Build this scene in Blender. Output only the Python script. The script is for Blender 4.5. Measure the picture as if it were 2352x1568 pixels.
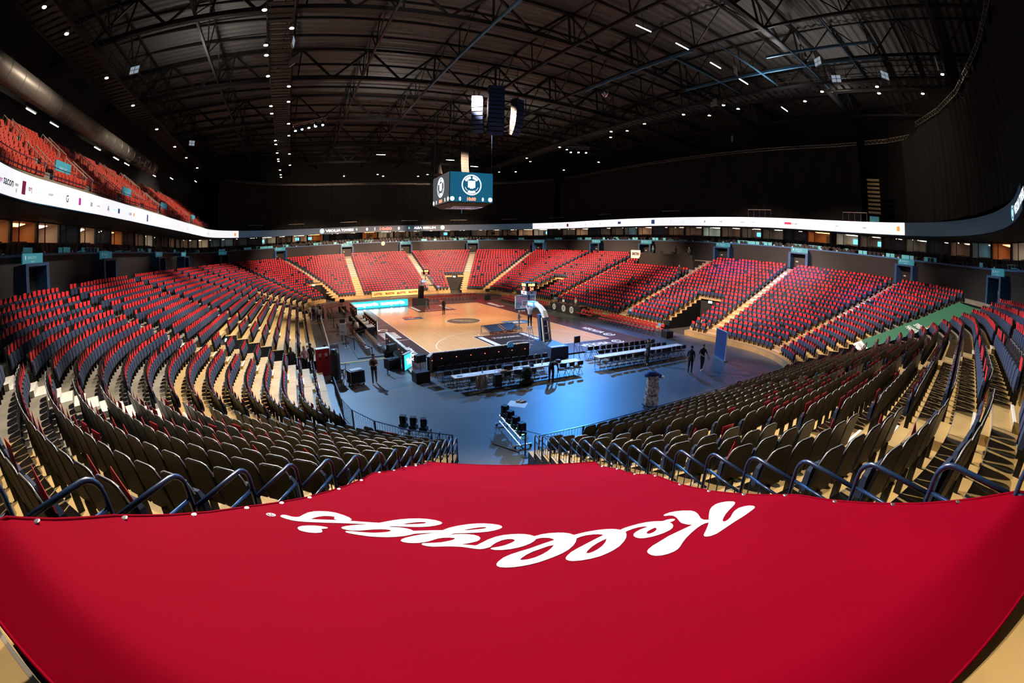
import bpy, bmesh, math, random
import numpy as np
from mathutils import Vector, Matrix
random.seed(7)
sc = bpy.context.scene
for o in list(bpy.data.objects): bpy.data.objects.remove(o)
COL = sc.collection
PI = math.pi
D2R = PI/180
# ------------------------------------------------------------------ camera (15 mm full-frame fisheye)
CAMP = Vector((-16.554, -41.643, 7.349))
_yaw, _pit, _rol = .4902, .2081, .0037
_f = Vector((math.sin(_yaw)*math.cos(_pit), math.cos(_yaw)*math.cos(_pit), -math.sin(_pit)))
_r = Vector((math.cos(_yaw), -math.sin(_yaw), 0)); _u = _r.cross(_f)
_r2 = math.cos(_rol)*_r + math.sin(_rol)*_u; _u2 = -math.sin(_rol)*_r + math.cos(_rol)*_u
cd = bpy.data.cameras.new('camera'); cam = bpy.data.objects.new('camera', cd); COL.objects.link(cam)
cam.matrix_world = Matrix(((_r2.x, _u2.x, -_f.x, CAMP.x), (_r2.y, _u2.y, -_f.y, CAMP.y), (_r2.z, _u2.z, -_f.z, CAMP.z), (0, 0, 0, 1)))
cd.type = 'PANO'; cd.sensor_fit = 'HORIZONTAL'; cd.sensor_width = 36.0
cd.panorama_type = 'FISHEYE_EQUISOLID'
cd.fisheye_lens = 1010.8022/2352*36.0
cd.fisheye_fov = 200*D2R
cd.clip_start = .05; cd.clip_end = 500
sc.camera = cam
def view_angle(x, y, z):
    d = (x-CAMP.x, y-CAMP.y, z-CAMP.z); L = math.sqrt(d[0]**2+d[1]**2+d[2]**2)+1e-9
    a = (d[0]*_r2.x+d[1]*_r2.y+d[2]*_r2.z)/L; b = (d[0]*_u2.x+d[1]*_u2.y+d[2]*_u2.z)/L; c = (d[0]*_f.x+d[1]*_f.y+d[2]*_f.z)/L
    t = math.acos(max(-1, min(1, c))); r = 2*1010.8*math.sin(t/2); h = math.hypot(a, b)+1e-9
    return r*a/h, r*b/h, L      # pixels off the image centre (of a 2352-wide frame), distance
def in_view(x, y, z, m=160):
    a, b, L = view_angle(x, y, z)
    return abs(a) < 1176+m and abs(b) < 784+m
# ------------------------------------------------------------------ world, exposure
w = bpy.data.worlds.new('dark_hall'); sc.world = w; w.use_nodes = True
w.node_tree.nodes['Background'].inputs[0].default_value = (.55, .62, .75, 1)
w.node_tree.nodes['Background'].inputs[1].default_value = .012
vs = sc.view_settings; vs.view_transform = 'Standard'; vs.look = 'None'; vs.gamma = 1.0; vs.use_curve_mapping = False
vs.exposure = 0.55
sc.cycles.use_denoising = True
sc.cycles.sample_clamp_indirect = 4.0
sc.cycles.use_adaptive_sampling = True; sc.cycles.adaptive_threshold = .05; sc.cycles.adaptive_min_samples = 12
sc.cycles.max_bounces = 4; sc.cycles.diffuse_bounces = 2; sc.cycles.glossy_bounces = 2; sc.cycles.transmission_bounces = 2; sc.cycles.transparent_max_bounces = 8
# ------------------------------------------------------------------ house lights (roof rig)
def spot(name, loc, tgt, power, col, deg, blend=.4, rad=.25):
    l = bpy.data.lights.new(name, 'SPOT'); l.energy = power; l.color = col; l.spot_size = deg*D2R; l.spot_blend = blend; l.shadow_soft_size = rad
    o = bpy.data.objects.new(name, l); COL.objects.link(o); o.location = loc
    o.rotation_euler = (Vector(tgt)-Vector(loc)).to_track_quat('-Z', 'Y').to_euler()
    return o
WARM = (1, .78, .52); NEUT = (1, .93, .85); ORA = (1, .62, .40); BLUE = (.02, .30, 1); PURP = (.45, .30, 1)
# court wash from both catwalks
for y in (-9, 9):
    for x in (-19, 19):
        spot('court_wash_lamp', (x, y, 22), (x*-.1, y*1.05, 0), 19000, (1, .84, .62), 54, .6)
# blue effect lamps on the catwalk trusses
spot('blue_effect_lamp', (19.8, 7.2, 21.6), (-4.0, -26, 0), 11000, (.16, .48, 1), 30, .8, .3)
spot('blue_effect_lamp', (19.6, 7.6, 21.6), (1, -23.5, 0), 38000, (.03, .30, 1), 50, .9, .3)
spot('blue_effect_lamp', (-15.6, 5.6, 21.6), (-5, -23, 0), 60000, (.32, .60, 1), 66, .9, .3)
# warm front light over the far seats
for x, tx in ((-12, -14), (-4, -3), (5, 6), (14, 15), (19, 24)):
    ty = 38 if tx < 16 else 27
    spot('far_stand_lamp', (x, 2, 23), (tx, ty, 4), 95000, ORA, 36, .6)
for y, e in ((18, 90000), (8, 80000)):
    spot('side_stand_lamp', (-2, y, 23), (26, y, 4.5), e, ORA, 36, .7)
for y, e in ((-4, 75000), (-14, 70000), (-26, 60000)):
    spot('side_stand_lamp', (-2, y, 23), (25, y, 3.5), e, (1, .66, .52), 46, .7)
for (lx, ly), t, e in (((18.5, -8), (29, -12, 6), 26000), ((18.5, -14), (29.5, -21, 6), 24000), ((17, -22), (25, -31, 5), 13000)):
    spot('purple_effect_lamp', (lx, ly, 22), t, e, PURP, 24, .9)
# left stand and near end
for y, e in ((-22, 34000), (-8, 32000), (8, 30000), (22, 28000)):
    spot('left_stand_lamp', (-12, y, 22.5), (-24, y+2, 3), e, (1, .84, .66), 52, .7)
for x, y, tx, ty, e in ((-19, -22, -18, -36, 27000), (-8, -24, -12, -37, 25000), (4, -24, 2, -37, 26000), (13, -26, 16, -37, 20000)):
    spot('near_end_lamp', (x, y, 22.5), (tx, ty, 4), e, (1, .84, .64), 56, .7)
for y in (-20, -2, 18):
    spot('upper_deck_lamp', (-19, y, 23), (-35, y, 14.5), 11000, (1, .80, .62), 50, .6)
# fill spots added to brighten the roof deck, in place of up-spill
for x, y in ((-10, -20), (-26, -6), (16, -26), (24, -30), (-6, 10), (12, 14)):
    spot('roof_spill_fill', (x, y, 21.5), (x, y, 29), 800, (1, .95, .88), 150, .9, .6)
for x, y, tx, ty in ((-6, 34, -8, 47), (10, 34, 12, 46), (19, -28, 27, -38)):
    spot('curtain_spill_lamp', (x, y, 21.8), (tx, ty, 19), 1500, WARM, 110, .9)
# ------------------------------------------------------------------ materials
_mats = {}
def mat(name, col, rough=.6, metal=0., emit=0., ecol=None, noise=None, bump=None, spec=.5, alpha=None, trans=0.):
    if name in _mats: return _mats[name]
    m = bpy.data.materials.new(name); m.use_nodes = True; nt = m.node_tree; b = nt.nodes['Principled BSDF']
    c = tuple(col)+((1,) if len(col) == 3 else ())
    b.inputs['Base Color'].default_value = c; b.inputs['Roughness'].default_value = rough; b.inputs['Metallic'].default_value = metal
    b.inputs['Specular IOR Level'].default_value = spec
    if trans: b.inputs['Transmission Weight'].default_value = trans
    if alpha is not None: b.inputs['Alpha'].default_value = alpha
    if emit:
        b.inputs['Emission Color'].default_value = tuple(ecol or col)[:3]+(1,); b.inputs['Emission Strength'].default_value = emit
    if noise or bump:
        tc = nt.nodes.new('ShaderNodeTexCoord')
    if noise:
        s, a = noise[:2]
        n = nt.nodes.new('ShaderNodeTexNoise'); n.inputs['Scale'].default_value = s; n.inputs['Detail'].default_value = 5
        r = nt.nodes.new('ShaderNodeValToRGB'); k = 1-a
        r.color_ramp.elements[0].position = .3; r.color_ramp.elements[1].position = .7
        r.color_ramp.elements[0].color = (c[0]*k, c[1]*k, c[2]*k, 1); r.color_ramp.elements[1].color = (min(1, c[0]*(1+a)), min(1, c[1]*(1+a)), min(1, c[2]*(1+a)), 1)
        nt.links.new(tc.outputs['Object'], n.inputs['Vector']); nt.links.new(n.outputs['Fac'], r.inputs['Fac']); nt.links.new(r.outputs['Color'], b.inputs['Base Color'])
    if bump:
        n2 = nt.nodes.new('ShaderNodeTexNoise'); n2.inputs['Scale'].default_value = bump[0]; n2.inputs['Detail'].default_value = 4
        bp = nt.nodes.new('ShaderNodeBump'); bp.inputs['Strength'].default_value = bump[1]; bp.inputs['Distance'].default_value = bump[2] if len(bump) > 2 else .02
        nt.links.new(tc.outputs['Object'], n2.inputs['Vector']); nt.links.new(n2.outputs['Fac'], bp.inputs['Height']); nt.links.new(bp.outputs['Normal'], b.inputs['Normal'])
    if emit and not name.startswith(('room_ceiling', 'led_white', 'led_cyan', 'led_board', 'fluorescent')): m.cycles.emission_sampling = 'NONE'
    _mats[name] = m
    return m
black = mat('black_paint', (.012, .012, .014), .55)
blackp = mat('black_plastic', (.006, .006, .0065), .45, spec=.25)
navyp = mat('navy_plastic', (.010, .022, .055), .42)
navyf = mat('navy_fabric', (.012, .026, .070), .9)
redcard = mat('red_card', (.62, .022, .030), .45)
tan = mat('tan_stage_ply', (.36, .25, .10), .62, noise=(1.3, .16))
concrete = mat('grey_concrete', (.19, .175, .145), .75, noise=(1.1, .22))
whitestep = mat('white_step_paint', (.62, .61, .58), .6, noise=(3, .05))
steel = mat('steel', (.42, .43, .45), .35, .9)
white = mat('white_paint', (.78, .79, .80), .5)
navym = mat('navy_gloss_metal', (.012, .035, .10), .28, .15)
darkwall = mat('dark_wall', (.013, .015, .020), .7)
# ------------------------------------------------------------------ mesh helpers
class MB:
    def __init__(s): s.v = []; s.f = []; s.m = []; s.cur = 0
    def add(s, vs, fs):
        k = len(s.v); s.v += [tuple(a) for a in vs]; s.f += [tuple(i+k for i in f) for f in fs]; s.m += [s.cur]*len(fs); return s
    def box(s, c, d, rz=0.):
        x, y, z = d[0]/2, d[1]/2, d[2]/2; ca, sa = math.cos(rz), math.sin(rz)
        P = [(-x, -y, -z), (x, -y, -z), (x, y, -z), (-x, y, -z), (-x, -y, z), (x, -y, z), (x, y, z), (-x, y, z)]
        return s.add([(c[0]+a*ca-b*sa, c[1]+a*sa+b*ca, c[2]+e) for a, b, e in P], [(3, 2, 1, 0), (4, 5, 6, 7), (0, 1, 5, 4), (1, 2, 6, 5), (2, 3, 7, 6), (3, 0, 4, 7)])
    def bar(s, p0, p1, w, h=None, up=(0, 0, 1)):
        p0 = Vector(p0); p1 = Vector(p1); h = h or w; t = (p1-p0).normalized(); u = Vector(up)
        if abs(t.dot(u)) > .98: u = Vector((0, 1, 0))
        a = t.cross(u).normalized()*w/2; b = a.cross(t).normalized()*h/2
        vs = [p0-a-b, p0+a-b, p0+a+b, p0-a+b, p1-a-b, p1+a-b, p1+a+b, p1-a+b]
        return s.add(vs, [(3, 2, 1, 0), (4, 5, 6, 7), (0, 1, 5, 4), (1, 2, 6, 5), (2, 3, 7, 6), (3, 0, 4, 7)])
    def tube(s, pts, r, n=8, closed=False):
        pts = [Vector(q) for q in pts]; N = len(pts); rings = []
        rr = r if isinstance(r, (list, tuple)) else [r]*N
        u = None
        for i in range(N):
            a = pts[(i-1) % N] if (i > 0 or closed) else pts[i]; b = pts[(i+1) % N] if (i < N-1 or closed) else pts[i]
            t = (b-a).normalized()
            if u is None:
                u = Vector((0, 0, 1)) if abs(t.z) < .9 else Vector((1, 0, 0))
            u = (u-t*u.dot(t)); u = u.normalized() if u.length > 1e-6 else t.orthogonal().normalized()
            v = t.cross(u)
            rings.append([pts[i]+(u*math.cos(k*2*PI/n)+v*math.sin(k*2*PI/n))*rr[i] for k in range(n)])
        vs = [q for g in rings for q in g]; fs = []
        M = N if closed else N-1
        for i in range(M):
            j = (i+1) % N
            for k in range(n): fs.append((i*n+k, i*n+(k+1) % n, j*n+(k+1) % n, j*n+k))
        if not closed:
            fs.append(tuple(range(n-1, -1, -1))); fs.append(tuple((N-1)*n+k for k in range(n)))
        return s.add(vs, fs)
    def cyl(s, p0, p1, r0, r1=None, n=12): return s.tube([p0, p1], [r0, r0 if r1 is None else r1], n)
    def lathe(s, prof, n=16, c=(0, 0, 0)):
        vs = []; fs = []
        for r, z in prof:
            for k in range(n): vs.append((c[0]+r*math.cos(k*2*PI/n), c[1]+r*math.sin(k*2*PI/n), c[2]+z))
        for i in range(len(prof)-1):
            for k in range(n): fs.append((i*n+k, i*n+(k+1) % n, (i+1)*n+(k+1) % n, (i+1)*n+k))
        fs.append(tuple(range(n-1, -1, -1))); fs.append(tuple((len(prof)-1)*n+k for k in range(n)))
        return s.add(vs, fs)
    def prism(s, poly, z0, z1):
        n = len(poly); vs = [(x, y, z0) for x, y in poly]+[(x, y, z1) for x, y in poly]
        return s.add(vs, [tuple(range(n-1, -1, -1)), tuple(range(n, 2*n))]+[(i, (i+1) % n, n+(i+1) % n, n+i) for i in range(n)])
    def plate(s, poly, y0, y1):          # outline in x-z, extruded along y
        n = len(poly); vs = [(x, y0, z) for x, z in poly]+[(x, y1, z) for x, z in poly]
        return s.add(vs, [tuple(range(n)), tuple(range(2*n-1, n-1, -1))]+[((i+1) % n, i, n+i, n+(i+1) % n) for i in range(n)])
    def mesh(s, name, mats, smooth=False):
        me = bpy.data.meshes.new(name); me.from_pydata(s.v, [], s.f)
        for m in (mats if isinstance(mats, (list, tuple)) else [mats]): me.materials.append(m)
        if any(s.m): me.polygons.foreach_set('material_index', s.m)
        if smooth: me.polygons.foreach_set('use_smooth', [True]*len(s.f))
        me.update(); return me
    def build(s, name, mats, parent=None, smooth=False, loc=None, rz=0.):
        return link(name, s.mesh(name, mats, smooth), parent, loc, rz)
def link(name, me, parent=None, loc=None, rz=0.):
    o = bpy.data.objects.new(name, me); COL.objects.link(o)
    if parent: o.parent = parent
    if loc is not None: o.location = loc
    if rz: o.rotation_euler = (0, 0, rz)
    return o
def tag(o, label=None, cat=None, group=None, kind=None):
    if label: o['label'] = label
    if cat: o['category'] = cat
    if group: o['group'] = group
    if kind: o['kind'] = kind
    return o
def thing(name, label, cat, loc=(0, 0, 0), rz=0., group=None):
    o = bpy.data.objects.new(name, None); COL.objects.link(o); o.empty_display_size = .2; o.location = loc; o.rotation_euler = (0, 0, rz)
    return tag(o, label, cat, group)
def struct(o): o['kind'] = 'structure'; return o
def dup(root, loc, rz, label=None, group=None):
    r = root.copy(); COL.objects.link(r); r.location = loc; r.rotation_euler = (0, 0, rz)
    if label: r['label'] = label
    if group: r['group'] = group
    for ch in root.children:
        c = ch.copy(); COL.objects.link(c); c.parent = r
        for g in ch.children:
            d = g.copy(); COL.objects.link(d); d.parent = c
    return r
_tmp = bpy.data.scenes.new('workbench')
def eval_mesh(o):
    _tmp.collection.objects.link(o)
    with bpy.context.temp_override(scene=_tmp, view_layer=_tmp.view_layers[0]):
        me = bpy.data.meshes.new_from_object(o.evaluated_get(bpy.context.evaluated_depsgraph_get()))
    _tmp.collection.objects.unlink(o)
    return me
_txt = {}
def text_data(s, size=1., bold=0.):
    k = (s, bold)
    if k not in _txt:
        cu = bpy.data.curves.new('txt', 'FONT'); cu.body = s; cu.size = 1; cu.resolution_u = 2; cu.offset = bold; cu.fill_mode = 'FRONT'
        o = bpy.data.objects.new('txt', cu); me = eval_mesh(o)
        V = [tuple(v.co) for v in me.vertices]; F = [tuple(p.vertices) for p in me.polygons]
        bpy.data.objects.remove(o); bpy.data.curves.remove(cu); bpy.data.meshes.remove(me)
        x0 = min(v[0] for v in V); x1 = max(v[0] for v in V); y0 = min(v[1] for v in V); y1 = max(v[1] for v in V)
        _txt[k] = ([((v[0]-(x0+x1)/2), v[1]-(y0+y1)/2) for v in V], F, x1-x0, y1-y0)
    return _txt[k]
def text_on(mb, s, c, ex, ey, h=None, w=None, bold=0.):
    """flat lettering centred at c, reading along ex, letter-up along ey; h = height or w = width in metres"""
    V, F, tw, th = text_data(s, 1, bold); c = Vector(c); ex = Vector(ex).normalized(); ey = Vector(ey).normalized()
    kx = (w/tw) if w else h/th; ky = (h/th) if h else kx
    mb.add([c+ex*(x*kx)+ey*(y*ky) for x, y in V], F)
    return mb
_ub = None
def unitbox():
    global _ub
    if _ub is None: _ub = {}
    return _ub
def member(name, p0, p1, w, m, parent=None, h=None, up=(0, 0, 1)):
    """a straight beam sharing one unit-box mesh per material"""
    d = unitbox()
    if m.name not in d: d[m.name] = MB().box((0, 0, 0), (1, 1, 1)).mesh('beam', m)
    o = bpy.data.objects.new(name, d[m.name]); COL.objects.link(o)
    p0 = Vector(p0); p1 = Vector(p1); t = p1-p0; L = t.length; t.normalize(); u = Vector(up)
    if abs(t.dot(u)) > .98: u = Vector((0, 1, 0))
    a = t.cross(u).normalized(); b = a.cross(t).normalized(); h = h or w; c = (p0+p1)/2
    M = Matrix(((t.x*L, a.x*w, b.x*h, c.x), (t.y*L, a.y*w, b.y*h, c.y), (t.z*L, a.z*w, b.z*h, c.z), (0, 0, 0, 1)))
    if parent: o.parent = parent; M = parent.matrix_basis.inverted() @ M
    o.matrix_basis = M
    return o
def ordinal(n):
    L = ['', 'first', 'second', 'third', 'fourth', 'fifth', 'sixth', 'seventh', 'eighth', 'ninth', 'tenth', 'eleventh', 'twelfth', 'thirteenth', 'fourteenth', 'fifteenth', 'sixteenth', 'seventeenth', 'eighteenth', 'nineteenth', 'twentieth']
    if n <= 20: return L[n]
    T = {2: 'twenty', 3: 'thirty', 4: 'forty', 5: 'fifty', 6: 'sixty', 7: 'seventy', 8: 'eighty', 9: 'ninety', 10: 'hundred', 11: 'hundred-ten', 12: 'hundred-twenty', 13: 'hundred-thirty'}[n//10]
    return T+'-'+L[n % 10] if n % 10 else (T[:-1]+'ieth' if T.endswith('y') else T+'th')
# ------------------------------------------------------------------ plan of the bowl: rounded rectangle, offset o outwards from the floor edge
CX, CY, R0, CL = 8.0, 22.3, 7.5, 24.35
NR, RD, RISE, Z00 = 20, .8, .3216, .49
UT = 32+4*CL+89.2
def U(reg, v):
    return {'near': lambda: v+8, 'RS': lambda: 16+v/90*CL, 'right': lambda: 16+CL+v+CY, 'RN': lambda: 60.6+CL+(90-v)/90*CL, 'far': lambda: 60.6+2*CL+8-v,
            'LN': lambda: 76.6+2*CL+v/90*CL, 'left': lambda: 76.6+3*CL+CY-v, 'LS': lambda: 121.2+3*CL+(90-v)/90*CL}[reg]()
def pt(u, o):
    u = np.asarray(u, float) % UT; r = R0+o
    x = np.zeros_like(u); y = np.zeros_like(u); nx = np.zeros_like(u); ny = np.zeros_like(u)
    e = [0, 16, 16+CL, 60.6+CL, 60.6+2*CL, 76.6+2*CL, 76.6+3*CL, 121.2+3*CL, UT+1]
    def put(i, fx, fy, gx, gy):
        m = (u >= e[i]) & (u < e[i+1]); t = u[m]-e[i]; x[m] = fx(t); y[m] = fy(t); nx[m] = gx(t); ny[m] = gy(t)
    k = PI/2/CL; Z = lambda t: t*0
    put(0, lambda t: t-8, lambda t: Z(t)-CY-r, Z, lambda t: Z(t)+1)
    put(1, lambda t: CX+r*np.sin(k*t), lambda t: -CY-r*np.cos(k*t), lambda t: -np.sin(k*t), lambda t: np.cos(k*t))
    put(2, lambda t: Z(t)+CX+r, lambda t: t-CY, lambda t: Z(t)-1, Z)
    put(3, lambda t: CX+r*np.cos(k*t), lambda t: CY+r*np.sin(k*t), lambda t: -np.cos(k*t), lambda t: -np.sin(k*t))
    put(4, lambda t: 8-t, lambda t: Z(t)+CY+r, Z, lambda t: Z(t)-1)
    put(5, lambda t: -CX-r*np.sin(k*t), lambda t: CY+r*np.cos(k*t), lambda t: np.sin(k*t), lambda t: -np.cos(k*t))
    put(6, lambda t: Z(t)-CX-r, lambda t: CY-t, lambda t: Z(t)+1, Z)
    put(7, lambda t: -CX-r*np.cos(k*t), lambda t: -CY-r*np.sin(k*t), lambda t: np.cos(k*t), lambda t: np.sin(k*t))
    return x, y, nx, ny
def P3(reg, v, o, z):
    x, y, nx, ny = pt([U(reg, v)], o); return Vector((x[0], y[0], z))
def zrow(i): return Z00+RISE*i
REG = {'near': (0, 16), 'RS': (16, 16+CL), 'right': (16+CL, 60.6+CL), 'RN': (60.6+CL, 60.6+2*CL), 'far': (60.6+2*CL, 76.6+2*CL), 'LN': (76.6+2*CL, 76.6+3*CL), 'left': (76.6+3*CL, 121.2+3*CL), 'LS': (121.2+3*CL, UT)}
# aisles: (region, angle or coordinate at the foot, at the top); vomitories: (region, a0, a1, depth)
AISLES = [('LS', 2.5, 2.5), ('near', .4, .4), ('RS', 61.5, 61.5), ('right', -18.6, -19.2), ('right', -6.4, -7.2), ('right', 7.3, 7.5), ('right', 18.7, 19.0), ('RN', 59, 60),
          ('RN', 28, 29), ('far', 6.3, 6.2), ('far', -6.3, -6.4), ('LN', 19, 29), ('LN', 60, 60), ('left', 18.8, 18.8), ('left', 7.3, 7.3), ('left', -7.3, -7.3), ('left', -18.9, -18.9), ('LS', 60.2, 60.2)]
VOMS = [('right', -15.7, -12.6, 6.3), ('right', 12.6, 15.7, 6.3), ('left', -15.7, -12.6, 6.3), ('left', 12.6, 15.7, 6.3), ('RN', 11, 26, 5.6), ('LN', 20.5, 34, 5.7)]
def gaps(o):
    """stretches of the row at offset o that carry no tread: (u0, u1)"""
    g = []
    for reg, a, b, dep in VOMS:
        if o < dep: g.append(tuple(sorted((U(reg, a), U(reg, b)))))
    k = o/12.5
    if o < 13.5: g.append(tuple(sorted((U('LS', 11.4+3.6*k), U('LS', 30.4+.8*k)))))
    g.append(tuple(sorted((U('RS', 18.6), U('RS', 34)))))
    return g
US = np.arange(0, UT, .04)
def runs(mask):
    """index runs of True along the closed ring"""
    out = []; n = len(mask); i = 0
    while i < n:
        if mask[i]:
            j = i
            while j+1 < n and mask[j+1]: j += 1
            out.append((i, j)); i = j+1
        else: i += 1
    return out
def aisle_u(o):
    return [(U(r, a+(b-a)*o/16), r) for r, a, b in AISLES]
# ------------------------------------------------------------------ floor
floor_m = mat('dark_floor_coating', (.075, .082, .092), .45, noise=(.35, .25), bump=(6, .05, .01))
ring = [(float(a), float(b)) for a, b in zip(*pt(np.arange(0, UT, .6), .02)[:2])]
struct(MB().add([(x, y, 0) for x, y in ring], [tuple(range(len(ring)))]).build('floor', floor_m))
struct(MB().add([(x, y, -.02) for x, y in ((-60, -70), (60, -70), (60, 70), (-60, 70))], [(0, 1, 2, 3)]).build('floor_slab', mat('slab', (.03, .03, .03), .8)))
# ------------------------------------------------------------------ terraces: one parent per side, every row a tread of its own
TER = {}
names = {'near': 'terrace_near', 'far': 'terrace_far', 'left': 'terrace_left', 'right': 'terrace_right', 'RS': 'terrace_near_right_corner', 'LS': 'terrace_near_left_corner', 'RN': 'terrace_far_right_corner', 'LN': 'terrace_far_left_corner'}
def strip(o0, z0, o1, z1, u0, u1, step=.5):
    n = max(2, int((u1-u0)/step)+1); uu = np.linspace(u0, u1, n); a = pt(uu, o0); b = pt(uu, o1)
    v = [(float(a[0][i]), float(a[1][i]), z0) for i in range(n)]+[(float(b[0][i]), float(b[1][i]), z1) for i in range(n)]
    return v, [(i, i+1, n+i+1, n+i) for i in range(n-1)]
for reg, (ua, ub) in REG.items():
    m = MB()                                 # the rear walkway behind the last row
    ub2 = ub-1e-4
    m.add(*strip(NR*RD, zrow(NR-1)+.32, 17.9, zrow(NR-1)+.32, ua, ub2)); m.add(*strip(NR*RD, zrow(NR-1), NR*RD, zrow(NR-1)+.32, ua, ub2))
    TER[reg] = struct(m.build(names[reg], concrete))
def is_tan(reg, o, ang):
    if o < 7: return True
    if reg == 'near': return True
    if reg == 'LS': return ang < 46
    return False
nosing_m = mat('white_nosing', (.66, .65, .62), .5)
for i in range(NR):
    o0, o1, z = i*RD, (i+1)*RD, zrow(i)
    g = gaps(o0+.3)
    for reg, (ua, ub) in REG.items():
        cut = sorted([(max(a, ua), min(b, ub-1e-4)) for a, b in g if b > ua and a < ub])
        pieces = []; c = ua
        for a, b in cut+[(ub-1e-4, None)]:
            if a-c > .05: pieces.append((c, a))
            c = b
        if reg == 'LS':                     # ply on the banner side, concrete towards the left stand
            k = U('LS', 46); pieces = [q for a, b in pieces for q in (((a, k), (k, b)) if a < k < b else ((a, b),))]
        for a, b in pieces:
            xx, yy, _, _ = pt(np.linspace(a, b-1e-6, 8), o0)
            if not any(in_view(float(xx[q]), float(yy[q]), z, 250) for q in range(8)): continue
            ang = 90-(((a+b)/2)-(121.2+3*CL))/CL*90
            mb = MB(); mb.add(*strip(o0, z, o1, z, a, b)); mb.add(*strip(o0, max(0, z-RISE) if i else 0, o0, z, a, b))
            mb.cur = 1; mb.add(*strip(o0-.004, z-.05, o0-.004, z+.002, a, b)); mb.add(*strip(o0-.004, z+.002, o0+.03, z+.002, a, b))
            tanned = is_tan(reg, o0, ang)
            mb.build('tread', [tan if tanned else concrete, mat('grey_edge', (.20, .19, .17), .6) if tanned else concrete], TER[reg])
# steps in the aisles: a half-step block at the back of each tread
def step_mesh(wd, m):
    b = MB(); b.box((0, -.20, .08), (wd, .40, .16)); b.box((0, .19, .004), (wd, .40, .008))
    b.cur = 1; b.box((0, .005, .150), (wd, .012, .03)); b.box((0, -.03, .163), (wd, .05, .006))
    return b.mesh('step', [m, nosing_m])
STEPM = {'w': step_mesh(1.16, whitestep), 't': step_mesh(1.16, tan), 'g': step_mesh(1.16, mat('pale_concrete_step', (.40, .40, .36), .7, noise=(3, .1)))}
for i in range(NR-1):
    o = i*RD+.40
    for u, reg in aisle_u(o):
        if any(a < u < b for a, b in gaps(o)): continue
        x, y, nx, ny = [float(q[0]) for q in pt([u], o)]
        if not in_view(x, y, zrow(i)): continue
        ang = 90-(u-(121.2+3*CL))/CL*90
        k = 't' if is_tan(reg, i*RD, ang) else ('w' if reg in ('LS', 'left') else 'g')
        s = link('step', STEPM[k], TER[reg], (x, y, zrow(i)), math.atan2(ny, nx)-PI/2)
# ------------------------------------------------------------------ seats
def back_outline(w=.235, z0=.30, z1=.875): return [(-w, z0), (w, z0), (w, z1-.11), (w-.035, z1-.03), (w-.11, z1), (-w+.11, z1), (-w+.035, z1-.03), (-w, z1-.11)]
def back_mb(mb, n=1):
    out = back_outline(); k = len(out)
    y = lambda z: -.11*(max(0, z-.30)/.575)**1.3
    vs = [(x, y(z)+.022, z) for x, z in out]+[(x, y(z)-.022, z) for x, z in out]
    mb.add(vs, [tuple(range(k-1, -1, -1)), tuple(range(k, 2*k))]+[(i, (i+1) % k, k+(i+1) % k, k+i) for i in range(k)])
    return mb
def seat_mb(mb):          # pan flipped up against the back
    vs = []
    for z, hw, t0, t1 in ((.27, .17, .05, .10), (.34, .215, .035, .125), (.58, .215, .03, .10), (.66, .17, .03, .075)):
        vs += [(-hw, t0, z), (hw, t0, z), (hw, t1, z), (-hw, t1, z)]
    fs = [(0, 1, 2, 3)[::-1], (12, 13, 14, 15)]
    for i in range(3): fs += [(i*4+k, i*4+(k+1) % 4, i*4+4+(k+1) % 4, i*4+4+k) for k in range(4)]
    return mb.add(vs, fs)
def seat_down_mb(mb): return mb.box((0, .26, .42), (.44, .44, .08))
def leg_mb(mb): return mb.box((0, .0, .16), (.05, .10, .32)).box((0, .02, .33), (.46, .05, .05))
ROWS = []               # (row, block, k, n, x, y, z, rot, reg, u, o)
for i in range(NR):
    o = i*RD+.56; x, y, nx, ny = pt(US, o)
    ds = np.hypot(np.diff(x, append=x[0]), np.diff(y, append=y[0])); S = np.concatenate([[0], np.cumsum(ds)[:-1]]); T = S[-1]+ds[-1]
    ok = np.ones(len(US), bool)
    for a, b in gaps(o-.3):
        ok &= ~((US > a-.25) & (US < b+.25))
    for u, reg in aisle_u(o):
        sc_ = np.interp(u % UT, US, S); d = np.abs(S-sc_); d = np.minimum(d, T-d); ok &= d > .66
    for a, b in ((U('LS', 34), U('LS', 10)),):
        if o > 13.2: ok &= ~((US > a) & (US < b))
    if i >= 15: ok &= ~((x > 24) & (y > -6.2) & (y < 4.6))
    for bi, (a, b) in enumerate(runs(ok)):
        L = S[b]-S[a]; n = int(L/.505)
        if n < 1: continue
        for k in range(n):
            s_ = S[a]+(k+.5)*L/n; px = float(np.interp(s_, S, x)); py = float(np.interp(s_, S, y)); u_ = float(np.interp(s_, S, US))
            ax = float(np.interp(s_, S, nx)); ay = float(np.interp(s_, S, ny))
            if not in_view(px, py, zrow(i)+.6, 120): continue
            reg = next(r for r, (p, q) in REG.items() if p <= u_ < q+1e-6)
            ROWS.append([i, (US[a], US[b]), k, n, px, py, zrow(i), math.atan2(ay, ax)-PI/2, reg, u_, o])
def camdist(r): return math.dist((r[4], r[5], r[6]+.6), CAMP)
ROWS.sort(key=camdist)
NEAR, FAR = ROWS[:300], ROWS[300:]
proto = thing('stadium_seat', 'x', 'seat')
back_mb(MB()).build('backrest', blackp, proto)
seat_mb(MB()).build('seat', navyf, proto)
leg_mb(MB()).build('leg', blackp, proto)
MB().tube([(-.238, -.060, .70), (-.225, -.095, .80), (-.19, -.105, .852), (-.12, -.112, .880), (.12, -.112, .880), (.19, -.105, .852), (.225, -.095, .80), (.238, -.060, .70)], .012, 5).build('rim_highlight', mat('rim_highlight_grey', (.30, .32, .34), .3, .3), proto, True)  # paler tube along the rim, put in as its bright highlight
BN = {}
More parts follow.
